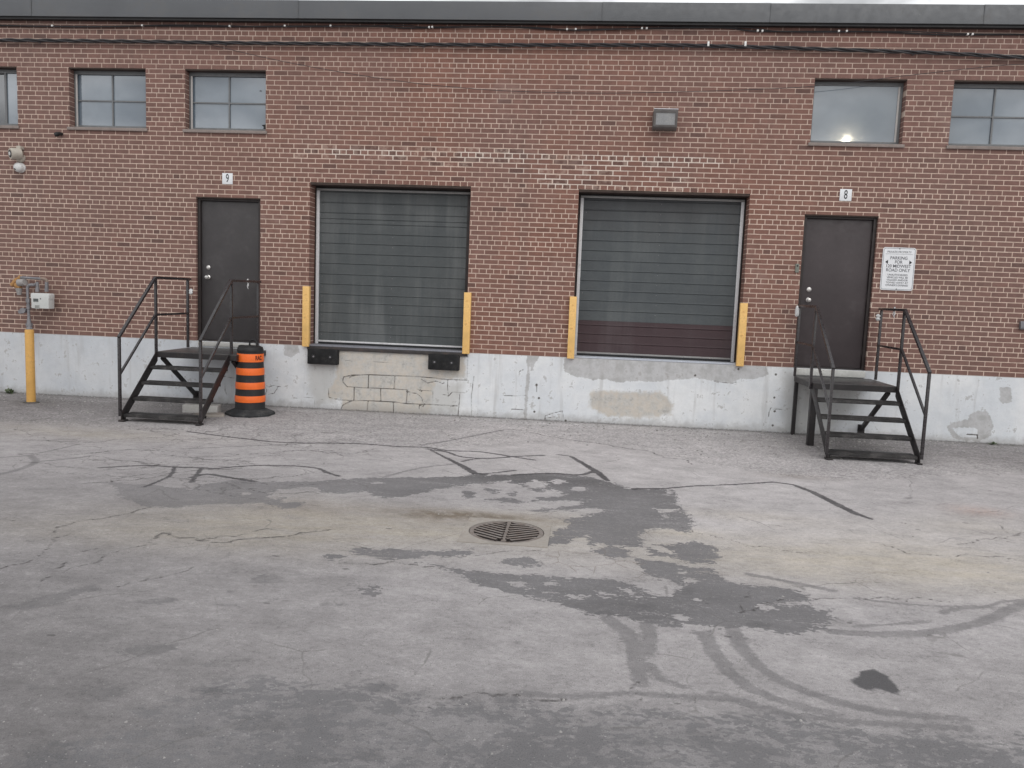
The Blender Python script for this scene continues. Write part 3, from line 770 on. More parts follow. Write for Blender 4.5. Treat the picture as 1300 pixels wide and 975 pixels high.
m = MB(); m.lathe([(.075, 0), (.078, -.03), (.070, -.04)], 24, (.005, 0, .06), 'y'); m.build('base', M['white_plastic'], dm)
m = MB(); m.lathe([(.074, 0), (.073, -.03), (.063, -.055), (.041, -.073), (.012, -.08)], 24, (.0, -.040, .06), 'y'); m.build('dome', M['white_plastic'], dm)
m = MB(); m.lathe([(.018, 0), (.014, -.01)], 12, (-.022, -.105, .030), 'y'); m.build('lens', M['black'], dm)
st = MB(); st.tube([(0, 0, 0), (0, -.05, -.005), (-.02, -.085, -.02), (-.05, -.10, -.035)], [.024, .026, .036, .030], 12); tag(st.build('pipe_stub', M['black'], None, 0, (-8.235, 0, 4.075)), 'short black pipe stub sticking out of the brick between two left windows', 'pipe')
# doorbell / key box beside door 8, outlet at the right edge
kb = empty('intercom', (2.955, 0, 2.352), 'slim grey intercom box on the brick at the left of door 8', 'intercom')
m = MB(); m.box(-.026, .026, -.024, 0, 0, .125); m.build('case', worn('grey_green_plastic', (.20, .21, .18), .5), kb, .005)
m = MB(); m.lathe([(.013, 0), (.010, -.004)], 12, (0, -.0242, .095), 'y'); m.build('eye', M['black'], kb)
ol = empty('wall_outlet', (6.135, 0, 1.665), 'small grey outdoor outlet box on the brick at the far right', 'outlet')
m = MB(); m.box(-.055, .055, -.05, 0, 0, .11); m.build('box', M['galv'], ol, .006)
m = MB(); m.prism([(-.0501, .115), (-.066, .02), (-.062, .012), (-.0501, .02)], -.058, .058); m.v = [(y, x, z) for x, y, z in m.v]; m.build('flap', M['galv'], ol)

# ------------------------------------------------------------------ cables
def run(pts, Y, k=6): return [(x, Y, z) for x, z in smooth_line(pts, k)]
ca = [(XL, 5.69), (-12, 5.67), (-9.16, 5.666), (-7.52, 5.668), (-6.9, 5.685), (-5.42, 5.687), (-4.7, 5.70), (-3.27, 5.712), (-2.86, 5.69), (-1.88, 5.715), (-1.3, 5.72), (-.62, 5.685), (.16, 5.703), (1.65, 5.733), (2.2, 5.69), (3.64, 5.700), (4.7, 5.668), (5.72, 5.681), (9, 5.69), (XR, 5.67)]
c1 = empty('thin_cable', (0, 0, 5.69), 'thin wavy black cable clipped to the brick right under the fascia', 'cable')
m = MB(); m.tube([(x, y, z-5.69) for x, y, z in run(ca, -.022)], .0105, 7); m.tube([(x+.3, y, z-5.69+.012*math.sin(x*1.7)) for x, y, z in run(ca, -.041)][3:-3], .007, 6); m.build('sheath', M['cable'], c1)
for px in (67, 181, 292, 362, 420, 545, 549, 720, 731, 815, 821, 962, 968, 1065, 1075, 1229, 1235):
    x, _ = WL(px, 35, -.03); z = float(np.interp(x, [p[0] for p in ca], [p[1] for p in ca]))-5.69
    m = MB(); m.box(x-.013, x+.013, -.052, 0, z-.012, z+.014); m.build('clip', M['clip'], c1, .003)
cb = [(XL, 5.47), (-12, 5.445), (-9.17, 5.446), (-7.02, 5.448), (-4.94, 5.444), (-1.87, 5.454), (-.33, 5.468), (.29, 5.474), (1.28, 5.478), (3.13, 5.447), (4.7, 5.412), (5.75, 5.372), (8, 5.31), (XR, 5.36)]
c2 = empty('cable_bundle', (0, 0, 5.45), 'thick black twisted cable bundle running along the brick above the windows', 'cable')
base = run(cb, -.055, 40); m = MB()
for ph in range(3):
    pts = []
    acc = 0
    for i, (x, y, z) in enumerate(base):
        a = x*7.0 + ph*2.094
        pts.append((x, y+.017*math.cos(a), z-5.45+.017*math.sin(a)))
    m.tube(pts, .0125, 7)
m.build('strand', M['cable'], c2)
m = MB()
for px in (899, 946):
    x, z = WL(px, 56.5, -.06); m.box(x-.014, x+.014, -.092, -.012, z-5.45-.03, z-5.45+.035)
pieces(m, 'strap', M['clip'], c2, .003)
m = MB()
for x in (-15, -11.5, -8.55, -5.6, -2.6, .55, 1.15, 4.3, 7.5, 11): m.box(x-.012, x+.012, -.036, 0, -.028+float(np.interp(x, [p[0] for p in cb], [p[1] for p in cb]))-5.45, .028+float(np.interp(x, [p[0] for p in cb], [p[1] for p in cb]))-5.45)
pieces(m, 'wall_hook', M['galv'], c2)
cc = [(-5.9, 5.43), (-4.86, 5.217), (-3.84, 5.05), (-3.0, 4.939), (-2.3, 4.871), (-1.27, 4.815), (.2, 4.811), (1.97, 4.882), (3.15, 4.964), (4.2, 5.106), (5.13, 5.224), (5.74, 5.284), (7.2, 5.36)]
m = MB(); m.tube([(x, y, z-5) for x, y, z in run(cc, -.045)], .0042, 6); tag(m.build('sagging_wire', M['cable'], None, 0, (0, 0, 5)), 'hair thin wire sagging across the brick between the windows', 'wire')

# ------------------------------------------------------------------ gas meter set
gm = empty('gas_meter', (-8.72, 0, 1.0), 'grey gas meter with looped pipes and rusty regulator on the brick at the left edge', 'gas meter')
def gp(px, py, Y=-.2):
    x, z = WL(px, py, Y); return Vector((x+8.72, Y, z-1.0))
def q2(x, y): return (x/9.75, 335+y/9.75)
def gpp(x, y, Y=-.2): return gp(*q2(x, y), Y)
m = MB(); m.tube([gpp(372, 1010), gpp(365, 800), gpp(358, 700), gpp(352, 500), gpp(343, 380), gpp(340, 300)], .021, 12); m.tube([gpp(340, 330), gpp(342, 285), gpp(360, 262), gpp(395, 258), gpp(420, 262)], .024, 12)
rs = m.build('riser_pipe', M['galv'], gm)
m = MB(); m.tube([gpp(366, 810), gpp(362, 770)], [.046, .04], 8).tube([gpp(363, 770), gpp(360, 735)], [.05, .05], 6).tube([gpp(360, 735), gpp(357, 680)], [.036, .026], 10).tube([gpp(350, 480), gpp(347, 430)], [.034, .036], 6).tube([gpp(354, 560), gpp(352, 500)], [.031, .031], 10)
pieces(m, 'pipe_fitting', M['galv'], gm)
m = MB(); m.tube([gpp(330, 570), gpp(290, 575)], .018, 10).tube([gpp(295, 578)+Vector((0, -.035, 0)), gpp(290, 578)+Vector((0, .035, 0))], [.042, .042], 14).tube([gpp(262, 592)+Vector((0, -.028, 0)), gpp(258, 592)+Vector((0, .028, 0))], [.032, .032], 14); m.build('shutoff_valve', M['galv'], gm)
m = MB(); m.tube([gpp(225, 195, -.17), gpp(255, 168, -.2), gpp(300, 170), gpp(520, 185)], .0215, 12); m.build('top_pipe', M['galv'], gm)
m = MB(); m.tube([gpp(510, 184), gpp(548, 186), gpp(572, 200), gpp(580, 230)], .026, 12); m.build('elbow', M['pipe_rust'], gm)
m = MB(); m.tube([gpp(578, 225), gpp(578, 300)], .026, 12).tube([gpp(577, 300), gpp(577, 345)], [.030, .030], 8).tube([gpp(463, 225), gpp(463, 300)], [.020, .026], 12).tube([gpp(462, 300), gpp(462, 345)], [.030, .030], 8)
m.tube([gpp(420, 262), gpp(455, 240), gpp(463, 225)], [.020, .018, .019], 10); pieces(m, 'meter_union', M['galv'], gm)
m = MB(); a0, a1 = gpp(405, 0), gpp(632, 0); z1 = gpp(500, 362).z; z0_ = gpp(500, 550).z; zm = gpp(500, 432).z
m.prism([(a0.x+.01, z0_), (a1.x-.008, z0_), (a1.x-.006, zm), (a1.x, zm+.004), (a1.x, z1-.015), (a1.x-.02, z1), (a0.x+.02, z1), (a0.x, z1-.015), (a0.x, zm+.004), (a0.x+.01, zm)], -.27, -.13)
m.build('meter_case', M['meter'], gm, .008)
m = MB(); x0 = gpp(440, 0).x; x1 = gpp(500, 0).x; m.box(x0, x1, -.275, -.2702, gpp(0, 447).z, gpp(0, 410).z); m.build('index_window', worn('dark_dial', (.09, .10, .10), .3), gm)
m = MB(); m.box(gpp(458, 0).x, gpp(512, 0).x, -.274, -.2702, gpp(0, 535).z, gpp(0, 490).z); m.build('name_plate', worn('grey_plate', (.28, .28, .27), .5), gm)
m = MB(); m.lathe([(.010, 0), (.008, -.006)], 10, (gpp(528, 0).x, -.2702, gpp(0, 410).z), 'y'); m.build('seal_screw', M['black'], gm)
m = MB(); e0 = gpp(150, 262, -.16); e1 = gpp(262, 160, -.19)
m.tube([e0, e0.lerp(e1, .25), e0.lerp(e1, .28), e0.lerp(e1, .6), e0.lerp(e1, .63), e1], [.036, .036, .044, .044, .034, .034], 14); m.build('regulator_body', M['regulator'], gm)
m = MB(); e2 = gpp(195, 240, -.16); e3 = gpp(250, 300, -.2)
m.tube([e2, e2.lerp(e3, .5), e3], [.035, .055, .028], 14); m.build('regulator_bonnet', M['regulator'], gm)
m = MB(); m.tube([gpp(235, 235, -.2), gpp(310, 225, -.22)], [.058, .052], 16).tube([gpp(235, 300, -.19), gpp(240, 385, -.19)], [.052, .030], 14); m.build('diaphragm_cap', worn('pale_grey_cast', (.36, .34, .33), .6), gm)
m = MB(); m.tube([gpp(235, 190, -.18), gpp(230, 190, 0.01)], .021, 10); m.build('wall_pipe', M['pipe_rust'], gm)

# ------------------------------------------------------------------ bollards
def bollard(x, y, lab, h=1.09):
    g = empty('bollard', (x, y, 0), lab, 'bollard', 'yellow bollards at the foot of the wall')
    m = MB(); m.lathe([(.062, -.05), (.062, .0), (.061, h-.012), (.056, h)], 28); m.build('pipe', M['yellow_post'], g)
    m = MB(); m.lathe([(.115, -.02), (.11, .008), (.075, .014), (.0625, .016)], 28); m.build('footing', M['soil'], g)
bollard(-8.232, -.86, 'full height yellow pipe bollard standing in front of the gas meter')
bollard(-9.335, -.62, 'yellow bollard half cut off by the left edge of the view', 1.0)

# ------------------------------------------------------------------ stairs
def stairs(name, x0, x1, zl, yl, yf, zt1, zrail, zmid, zpost, zpm, label, wide_r, legs):
    g = empty(name, ((x0+x1)/2, (yl+yf)/2, 0), label, 'stairs', 'black steel stairs up to the two doors')
    O = Vector(((x0+x1)/2, (yl+yf)/2, 0))
    def P(m, n, mat, bev=.004, par=None):
        m.v = [(v[0]-O.x, v[1]-O.y, v[2]) for v in m.v] if par is None else [(v[0]-O.x, v[1]-O.y, v[2]) for v in m.v]
        return m.build(n, mat, par or g, bev)
    xr = x1+wide_r
    m = MB(); m.box(x0, xr, yl, -.02, zl-.012, zl); ld = P(m, 'landing', M['landing'], .003)
    m = MB(); m.box(x0, xr, yl-.006, yl+.006, zl-.085, zl-.0125).box(x0, x0+.008, yl+.0065, -.02, zl-.085, zl-.0125).box(xr-.008, xr, yl+.0065, -.02, zl-.085, zl-.0125).box(x0+.0085, xr-.0085, -.03, -.02, zl-.085, zl-.0125)
    P(m, 'edge_angle', M['steel_paint'], 0, ld)
    m = MB()
    for k in range(1, 4): x = x0+(xr-x0)*k/4; m.box(x-.02, x+.02, yl+.0065, -.031, zl-.05, zl-.0125)
    P(m, 'joist', M['steel_paint'], 0, ld)
    # treads
    n = 4
    for k in range(n):
        zt = zt1 + (zl-zt1)*k/n; y = yf + (yl-yf)*k/n
        m = MB(); dp = .215 if k else .23
        m.box(x0+.014, x1-.014, y, y+dp, zt-.010, zt).box(x0+.014, x1-.014, y-.004, y+.004, zt-.042, zt-.0105).box(x0+.014, x1-.014, y+dp-.008, y+dp, zt-.042, zt-.0105)
        m.box(x0+.02, x1-.02, y+.07, y+.078, zt, zt+.004).box(x0+.02, x1-.02, y+.14, y+.148, zt, zt+.004)
        P(m, 'tread', M['tread'], .002)
    slope = (zl-zt1)/(yl-yf)
    for s, x in ((-1, x0), (1, x1)):
        m = MB(); h = .10
        # plate stringer with plumb lower end
        poly = [(yf-.03, zt1+.02), (yf-.03, zt1-.075), (yf+.06, zt1-.075), (yl+.01, zl-.135), (yl+.01, zl-.002), (yl-.03, zl-.002)]
        m.prism(poly, x-.006 if s < 0 else x-.004, x+.004 if s < 0 else x+.006); m.v = [(y, x_, z) for x_, y, z in m.v]
        m.box(x-(.006 if s < 0 else .035), x+(.035 if s < 0 else .006), yf+.02, yf+.028, zt1-.07, zt1-.0425)
        P(m, 'stringer', M['steel_paint'], .002)
        m = MB(); m.box(x-.03, x+.05 if s < 0 else x+.03, yf-.055, yf+.06, 0, zt1-.0755)
        P(m, 'foot', M['steel_paint'], .006)
        rx = x + (.0 if s < 0 else 0.0); w = .034
        yb = -.13; ym = yl+.02; yq = yf-.012
        for nm, yy, za, zz in (('post', yb, zl, zrail-.017), ('post', ym, zl-.09, zrail-.017), ('post', yq, zt1-.03, zpost)):
            m = MB(); xo = rx-s*.0 + s*.024
            m.box(xo-w/2, xo+w/2, yy-w/2, yy+w/2, za, zz); P(m, nm, M['rail_rust'], .003)
        xo = rx+s*.024
        m = MB(); m.bar((xo, ym-.017, zrail), (xo, -.045, zrail), w, w); P(m, 'landing_rail', M['rail_rust'], .003)
        m = MB(); m.bar((xo, ym-.006, zrail+.006), (xo, yq-.012, zpost+.006), w+.003, w); P(m, 'handrail', M['rail_rust'], .003)
        m = MB(); m.bar((xo, ym+.017, zmid), (xo, yb-.017, zmid), w-.006, w-.006); P(m, 'landing_mid_rail', M['rail_rust'], .003)
        m = MB(); m.bar((xo, ym-.017, zmid), (xo, yq+.017, zpm), w-.006, w-.006); P(m, 'mid_rail', M['rail_rust'], .003)
        if not (legs and s < 0):
            m = MB(); bx = x+(.05 if s < 0 else (+.035 if wide_r else -.08)); m.bar((bx, yl+.05, zl-.09), (bx, FY-.01, .12), .05, .05); m.box(bx-.05, bx+.05, FY-.012, FY-.001, .05, .19)
            P(m, 'brace', M['steel_paint'], .003)
    if legs:
        for yy, w in ((yl+.055, .085), (-.09, .05)):
            m = MB(); m.box(x0-.005, x0-.005+w, yy-w/2, yy+w/2, 0, zl-.0855); P(m, 'leg', M['steel_paint'], .004)
    return g
stairs('steel_stairs', -6.13, -5.06, .878, -1.09, -1.99, .10, 1.925, 1.40, 1.115, .64, 'black steel stairs below door 9 with a raised concrete block beneath', .11, False)
stairs('steel_stairs', 3.03, 4.115, .862, -1.02, -1.95, .095, 1.875, 1.355, 1.125, .62, 'black steel stairs below door 8 standing on two square legs at the left', .0, True)
# torn plastic ties on the rails
def tie(x, y, z, lab):
    m = MB(); pts = []
    for k in range(15):
        a = 2*math.pi*k/14; pts.append((random.uniform(-.004, .004), .030*math.cos(a), .031*math.sin(a)))
    m.tube(pts, .007, 6)
    m.tube([(0, .0, -.031), (.010, -.012, -.055), (-.004, -.01, -.085), (.008, -.014, -.115)], [.008, .009, .007, .003], 6); m.tube([(0, .005, -.031), (-.012, .004, -.06), (-.016, .0, -.078)], [.006, .006, .002], 6)
    tag(m.build('plastic_tie', M['tape'], None, 0, (x, y, z)), lab, 'plastic tie', 'torn plastic ties on the stair rails')
tie(-5.036, -.50, 1.925, 'torn white plastic tie on the rail in front of door 9')
tie(4.139, -.62, 1.875, 'torn white plastic tie on the rail nearest the parking sign')
def wad(x, y, z, s, lab):
    m = MB(); n = 10; rr = [random.uniform(.7, 1.2) for _ in range(n)]
    m.lathe([(.006, -.5*s), (.022*rr[0], -.42*s), (.030*rr[1], -.2*s), (.026*rr[2], .0), (.030*rr[3], .22*s), (.014*rr[4], .42*s), (.004, .5*s)], 9)
    m.v = [(a*random.uniform(.75, 1.25), b*random.uniform(.6, 1.0), c) for a, b, c in m.v]
    tag(m.build('plastic_wrap', M['tape'], None, 0, (x, y, z)), lab, 'plastic wrap', 'white plastic wraps on the stair posts')
wad(-6.098, -.135, 1.735, .09, 'crumpled white plastic wrap on the left rear rail post before door 9')
wad(2.962, -.16, 1.80, .16, 'pale torn plastic wrap on the left rear rail post of the door 8 stairs')
wad(4.088, -.16, 1.755, .10, 'crumpled white plastic wrap on the right rear rail post of the door 8 stairs')

# ------------------------------------------------------------------ traffic drum
tb = empty('traffic_drum', (-4.845, -.86, 0), 'orange and black striped traffic drum standing beside the stairs of door 9', 'traffic drum')
m = MB(); a8 = [(math.pi/8+k*math.pi/4) for k in range(8)]
m.lathe([(.352, 0), (.352, .028), (.325, .05), (.245, .085), (.225, .09)], 8, smooth=False); m.v = [(x*math.cos(.39)-y*math.sin(.39), x*math.sin(.39)+y*math.cos(.39), z) for x, y, z in m.v]
m.build('rubber_base', M['base_rubber'], tb, .006)
zs = [.09, .183, .29, .377, .491, .583, .69, .773, .893, .915]
def rad(z): return .216 - .034*(z-.09)/.8
def band(z0, z1, dr=0.0):
    m = MB(); n = 40; k = 6
    prof = [(rad(z0+(z1-z0)*i/k)+dr+(.004*math.sin(math.pi*i/k)), z0+(z1-z0)*i/k) for i in range(k+1)]
    m.lathe([(prof[0][0]-.012, z0)]+prof+[(prof[-1][0]-.012, z1)], n); return m
band(.088, .915, -.004).build('shell', M['drum_black'], tb)
for z0, z1 in ((.183, .29), (.377, .491), (.583, .69), (.773, .893)):
    pass
for z0, z1 in ((.195, .287), (.385, .482), (.588, .687), (.776, .892)):
    band(z0, z1, .003).build('orange_band', M['drum_orange'], tb)
m = MB(); m.lathe([(.178, .912), (.184, .925), (.183, .955), (.170, .985), (.14, 1.0), (.05, 1.003)], 40); m.build('lid', M['drum_black'], tb)
m = MB(); m.lathe([(.05, 0), (.05, .018), (.03, .026)], 14, (-.10, -.06, .985)).lathe([(.035, 0), (.035, .02), (.02, .026)], 14, (.09, -.08, .985)); pieces(m, 'lamp_socket', M['drum_black'], tb)
m = MB(); m.tube([(-.02, .02, .995), (-.015, .015, 1.055), (.01, .01, 1.08), (.06, 0, 1.085), (.09, -.01, 1.07), (.10, -.01, .995)], .013, 10); m.build('handle', M['drum_black'], tb)
# stencilled letters wrapped on the upper band
tx = text_mesh('stencil_letters', [('RAC', 0, .834, .085, .62, .003)], worn('dark_red_stencil', (.10, .012, .008), .6), tb, 0)
a0 = math.atan2(-.86-(-DIST), 4.845)              # faces roughly toward the yard
th0 = -math.pi/2 + .42 + .62
for v in tx.data.vertices:
    th = th0 + v.co.x/.186; r_ = rad(v.co.z)+.0095 + (-.001 if v.co.y > 0 else 0)
    v.co = (r_*math.cos(th), r_*math.sin(th), v.co.z)

# concrete block under the left stairs
cbk = MB(); cbk.box(-.25, .25, -.10, .10, 0, .115)
o = cbk.build('concrete_block', M['blockmat'], None, .008, (-5.555, -.90, 0)); o.rotation_euler = (0, 0, R(8)); tag(o, 'pale concrete block lying on the ground under the stairs of door 9', 'concrete block')
cbk = MB(); cbk.box(-.20, .20, -.12, .12, 0, .035)
o = cbk.build('paving_slab', M['grate_frame'], None, .006, (-5.30, -1.22, 0)); o.rotation_euler = (0, 0, R(30)); tag(o, 'thin grey paving slab on the ground behind the right foot of the door 9 stairs', 'paving slab', None, 'thing')

# ------------------------------------------------------------------ drain
DX, DY, DR = -.572, -5.945, .262
dn = empty('storm_drain', (DX, DY, 0), 'round cast iron storm drain grate with slanted slots set in the asphalt', 'drain')
m = MB(); n = 48; s = .345; ri = .302
ang = [2*math.pi*k/n for k in range(n)]; zt = .006
def sq(a):
    c, s_ = math.cos(a), math.sin(a); k = s/max(abs(c), abs(s_)); return (k*c, k*s_)
rot = R(2)
for k in range(n):
    a, b = ang[k], ang[(k+1) % n]
    p = [(ri*math.cos(a), ri*math.sin(a)), (ri*math.cos(b), ri*math.sin(b)), sq(b), sq(a)]
    m.quad(*[(x, y, zt) for x, y in p]); m.quad((p[0][0], p[0][1], zt), (p[1][0], p[1][1], zt), (p[1][0], p[1][1], -.3), (p[0][0], p[0][1], -.3))
    m.quad((p[3][0], p[3][1], zt), (p[2][0], p[2][1], zt), (p[2][0], p[2][1], -.05), (p[3][0], p[3][1], -.05))
m.build('collar', M['grate_frame'], dn)
m = MB(); m.lathe([(.31, -.30), (.31, -.29)], 32); m.build('pit_floor', M['black'], dn)
m = MB()
for k in range(n):
    a, b = ang[k], ang[(k+1) % n]
    for r0, r1, z in ((DR, .296, .002),):
        m.quad((r0*math.cos(a), r0*math.sin(a), z), (r1*math.cos(a), r1*math.sin(a), z), (r1*math.cos(b), r1*math.sin(b), z), (r0*math.cos(b), r0*math.sin(b), z))
        m.quad((r0*math.cos(a), r0*math.sin(a), z), (r0*math.cos(b), r0*math.sin(b), z), (r0*math.cos(b), r0*math.sin(b), -.03), (r0*math.cos(a), r0*math.sin(a), -.03))
rim = m.build('rim', M['grate'], dn)
m = MB(); m.box(-.020, .020, -DR+.002, DR-.002, -.03, .004)
dirv = Vector((math.cos(R(40)), math.sin(R(40))))          # chevrons rising outward, away from the yard
for sgn in (-1, 1):
    t = -.62
    while t < .30:
        # bar through (0,t) heading outward
        dx, dy = sgn*dirv.x, dirv.y
        b_ = t*dy; c_ = t*t - DR*DR; disc = b_*b_-c_
        if disc > 0:
            e0 = max(-b_-math.sqrt(disc), .018/abs(dx)); e1 = -b_+math.sqrt(disc)
            if e1-e0 > .02:
                m.bar((dx*e0, t+dy*e0, -.0135), (dx*e1, t+dy*e1, -.0285), .0265, .060)
        t += .064
gt = m.build('grate', M['grate'], dn); gt.rotation_euler = (0, 0, R(.5))

# ------------------------------------------------------------------ ground
def dense(lo, hi, c0, c1, st, grow=1.25):
    mid = list(np.arange(c0, c1, st)); a, b = [], []
    d = st; x = c0
    while x > lo: d *= grow; x -= d; a.append(x)
    d = st; x = mid[-1]
    while x < hi: d *= grow; x += d; b.append(x)
    return np.array(a[::-1]+mid+b)
gu = dense(-90, 90, -9.6, 6.8, .024); gv = dense(-90, 40, -9.8, .05, .024)
gme, GX, GY = grid_mesh('ground', gu, gv, lambda u, v: np.stack([u, v, np.zeros_like(u)], 1), lambda u, v: np.hypot(u-DX, v-DY) < .325)
def GP(pts): return [G(x, y) for x, y in pts]
def gau(px, py, rx, ry, amp=1.0, ang=0.0):
    cx, cy = G(px, py); dx, dy = GX-cx, GY-cy
    c, s = math.cos(ang), math.sin(ang)
    return amp*np.exp(-(((dx*c+dy*s)/rx)**2 + ((-dx*s+dy*c)/ry)**2))
# --- dark sealer patches
P1 = [(138,612),(194,616),(242,621),(263,614),(301,609),(332,612),(374,612),(408,611),(430,609),(475,606),(534,606),(586,605),(610,601),(651,603),(707,601),(748,605),(793,618),(821,622),(845,620),(854,623),(863,644),(875,655),(881,662),(876,669),(879,678),(856,672),(826,671),(812,678),(817,690),(803,694),(780,693),(760,690),(750,693),(746,680),(726,685),(719,690),(689,693),(687,685),(700,680),(715,672),(724,663),(713,660),(730,656),(750,654),(773,648),(747,644),(735,646),(724,649),(712,648),(690,650),(674,648),(690,646),(705,645),(733,641),(746,636.6),(711,636),(676,636),(684,632),(713,631),(717,624.6),(700,621),(684,624.6),(663,619),(660,613.5),(648,610),(628,612.6),(613,615),(593,614.5),(588,617),(558,620),(544,624),(506,631),(492,634),(465,624),(430,627),(412,619),(381,618),(346,623),(336,638),(301,640),(284,638),(225,644),(180,642),(156,631)]
P2 = [(812,709),(840,713),(868,719),(905,724),(918,736),(951,742),(1006,748),(1029,759),(1027,766),(1038,774),(1057,773),(1059,782),(1052,791),(1052,799),(1011,804),(941,797),(918,795),(904,799),(891,791),(868,796),(831,793),(794,780),(752,780),(707,766),(652,754),(603,741),(570,722),(524,712),(545,716),(590,725),(624,728),(679,729),(707,734),(759,735),(780,738),(803,744),(831,757),(851,757),(868,743),(849,738),(828,734),(808,719)]
patches = [P1, P2, [(826,690),(858,692),(881,686),(891,689),(909,696),(911,708),(905,714),(872,715),(858,706),(856,699)], [(755,699),(775,692),(800,698),(797,707),(775,709)], [(635,714),(650,707),(675,708),(688,717),(660,719)],
           [(445,697),(500,697),(545,700),(598,698),(590,707),(545,706),(505,711),(460,705)], [(452,748),(470,744),(481,745),(478,757),(465,755)], [(415,705),(438,704),(432,709),(420,710)],
           [(588,624),(602,624),(600,632),(590,632)], [(617,634),(640,632),(667,636),(664,639),(640,638)], [(645,612),(660,611),(657,615)], [(616,620),(634,622),(630,626),(620,625)], [(640,627),(655,625),(652,629)],
           [(823,696),(845,702),(854,706),(840,708),(826,705)], [(336,634),(360,632),(358,640),(338,642)], [(352,640),(385,636),(380,645),(360,646)], [(400,616),(455,618),(450,626),(410,625)]]
sd = np.full(GX.shape, 9.0)
for p in patches: sd = np.minimum(sd, poly_sdf(GX, GY, GP(p)))
def ell(cx, cy, rx, ry, n=14): return [(cx+rx*math.cos(2*math.pi*k/n), cy+ry*math.sin(2*math.pi*k/n)) for k in range(n)]
holes = [[(665,614),(680,609),(698,615),(690,620),(672,619)], ell(709, 611, 9, 3.2), ell(734.5, 621, 8.5, 2.6), [(786,746),(796,748),(813,758),(805,759)], ell(877, 737, 7, 2.5), [(962,767),(990,768),(985,774),(972,777)], ell(1010, 768, 10, 1.4), ell(864, 784, 8, 2.6), ell(1036, 794.5, 9, 1.6), ell(886, 761.5, 5, 1.5),
         [(650,738),(665,740),(668,746),(655,745)], ell(700, 752, 14, 1.5), ell(735, 757, 12, 2), [(752,749),(772,753),(790,757),(765,757)], [(838,646),(862,646),(864,648),(846,650),(848,658),(843,657)], ell(830, 646, 3, 1), ell(866, 726, 6, 1.5), [(846,621),(853,624),(852,630),(848,627)], ell(620, 603.5, 2, 1.5), [(301,629),(314,624),(318,626),(306,631)], ell(797, 620, 3, .8), ell(700, 740, 8, 2.5), ell(480, 613, 6, 1.2), ell(670, 748, 6, 1.3)]
hd = np.full(GX.shape, 9.0)
for p in holes: hd = np.minimum(hd, poly_sdf(GX, GY, GP(p)))
sd = np.maximum(sd, -hd)
vattr(gme, 'patch', np.clip(sd, -.5, .5))
P9 = [(239,883),(287,863),(380,867),(415,876),(450,870),(492,868),(486,885),(515,878),(535,892),(600,890),(655,892),(707,899),(741,903),(793,901),(845,901),(866,910),(880,905),(919,907),(950,905),(1020,911),(1075,925),(1110,934),(1213,930),(1250,948),(1310,935),(1400,1000),(1400,1100),(0,1100),(-60,1010),(30,960),(140,935),(190,920),(180,905)]
vattr(gme, 'lowpatch', np.clip(poly_sdf(GX, GY, GP(P9)), -.6, .6))
vattr(gme, 'fade', np.clip((GX+4.2)/2.6, 0, 1))
vattr(gme, 'damp', np.clip(gau(715, 611, 1.1, .28) + gau(640, 606, .7, .2, .7) + gau(870, 640, .6, .5, .3) + gau(870, 760, .5, .25, .4) + gau(790, 775, .5, .2, .4), 0, 1))
oil = poly_sdf(GX, GY, GP([(1076,863),(1089,859),(1092,852),(1110,850),(1127,858),(1142,875),(1141,882),(1127,878),(1113,873),(1103,877),(1089,871)]))
vattr(gme, 'oil', np.clip(oil, -.5, .5))
spots = [ell(820, 769, 15, 3.5), ell(965, 793.5, 20, 4.5), ell(873, 751, 13, 6), ell(768, 778, 14, 5), ell(1183, 862, 7, 1.5), ell(340, 735, 24, 7), ell(412, 768, 9, 2.5), ell(432, 768, 9, 2.5), ell(365, 762, 6, 2), ell(395, 772, 5, 2), ell(332, 769, 6, 1.5), ell(243, 774, 6, 1.5), ell(293, 751, 4, 1.5), ell(331, 757, 4, 1.2), ell(655, 815, 4, 2.5), ell(492, 843, 4, 1.6), ell(635, 781, 4, 1.4), ell(788, 813, 5, 1.8), ell(290, 705, 3, 4), ell(1155, 632, 6, 2),
         [(5,770),(40,760),(70,752),(120,742),(130,748),(90,758),(75,768),(30,775)], [(150,765),(210,758),(228,757),(230,765),(190,768)], [(145,826),(180,818),(235,815),(225,826),(170,835)], ell(1200, 640, 2, 1), ell(330, 920, 40, 12), ell(240, 930, 25, 8), ell(275, 880, 16, 9), ell(405, 965, 30, 6), ell(470, 960, 25, 10), ell(130, 880, 30, 10), ell(60, 955, 35, 14)]
so = np.full(GX.shape, 9.0)
for p in spots: so = np.minimum(so, poly_sdf(GX, GY, GP(p)))
vattr(gme, 'spot', np.clip(so, -.5, .5))
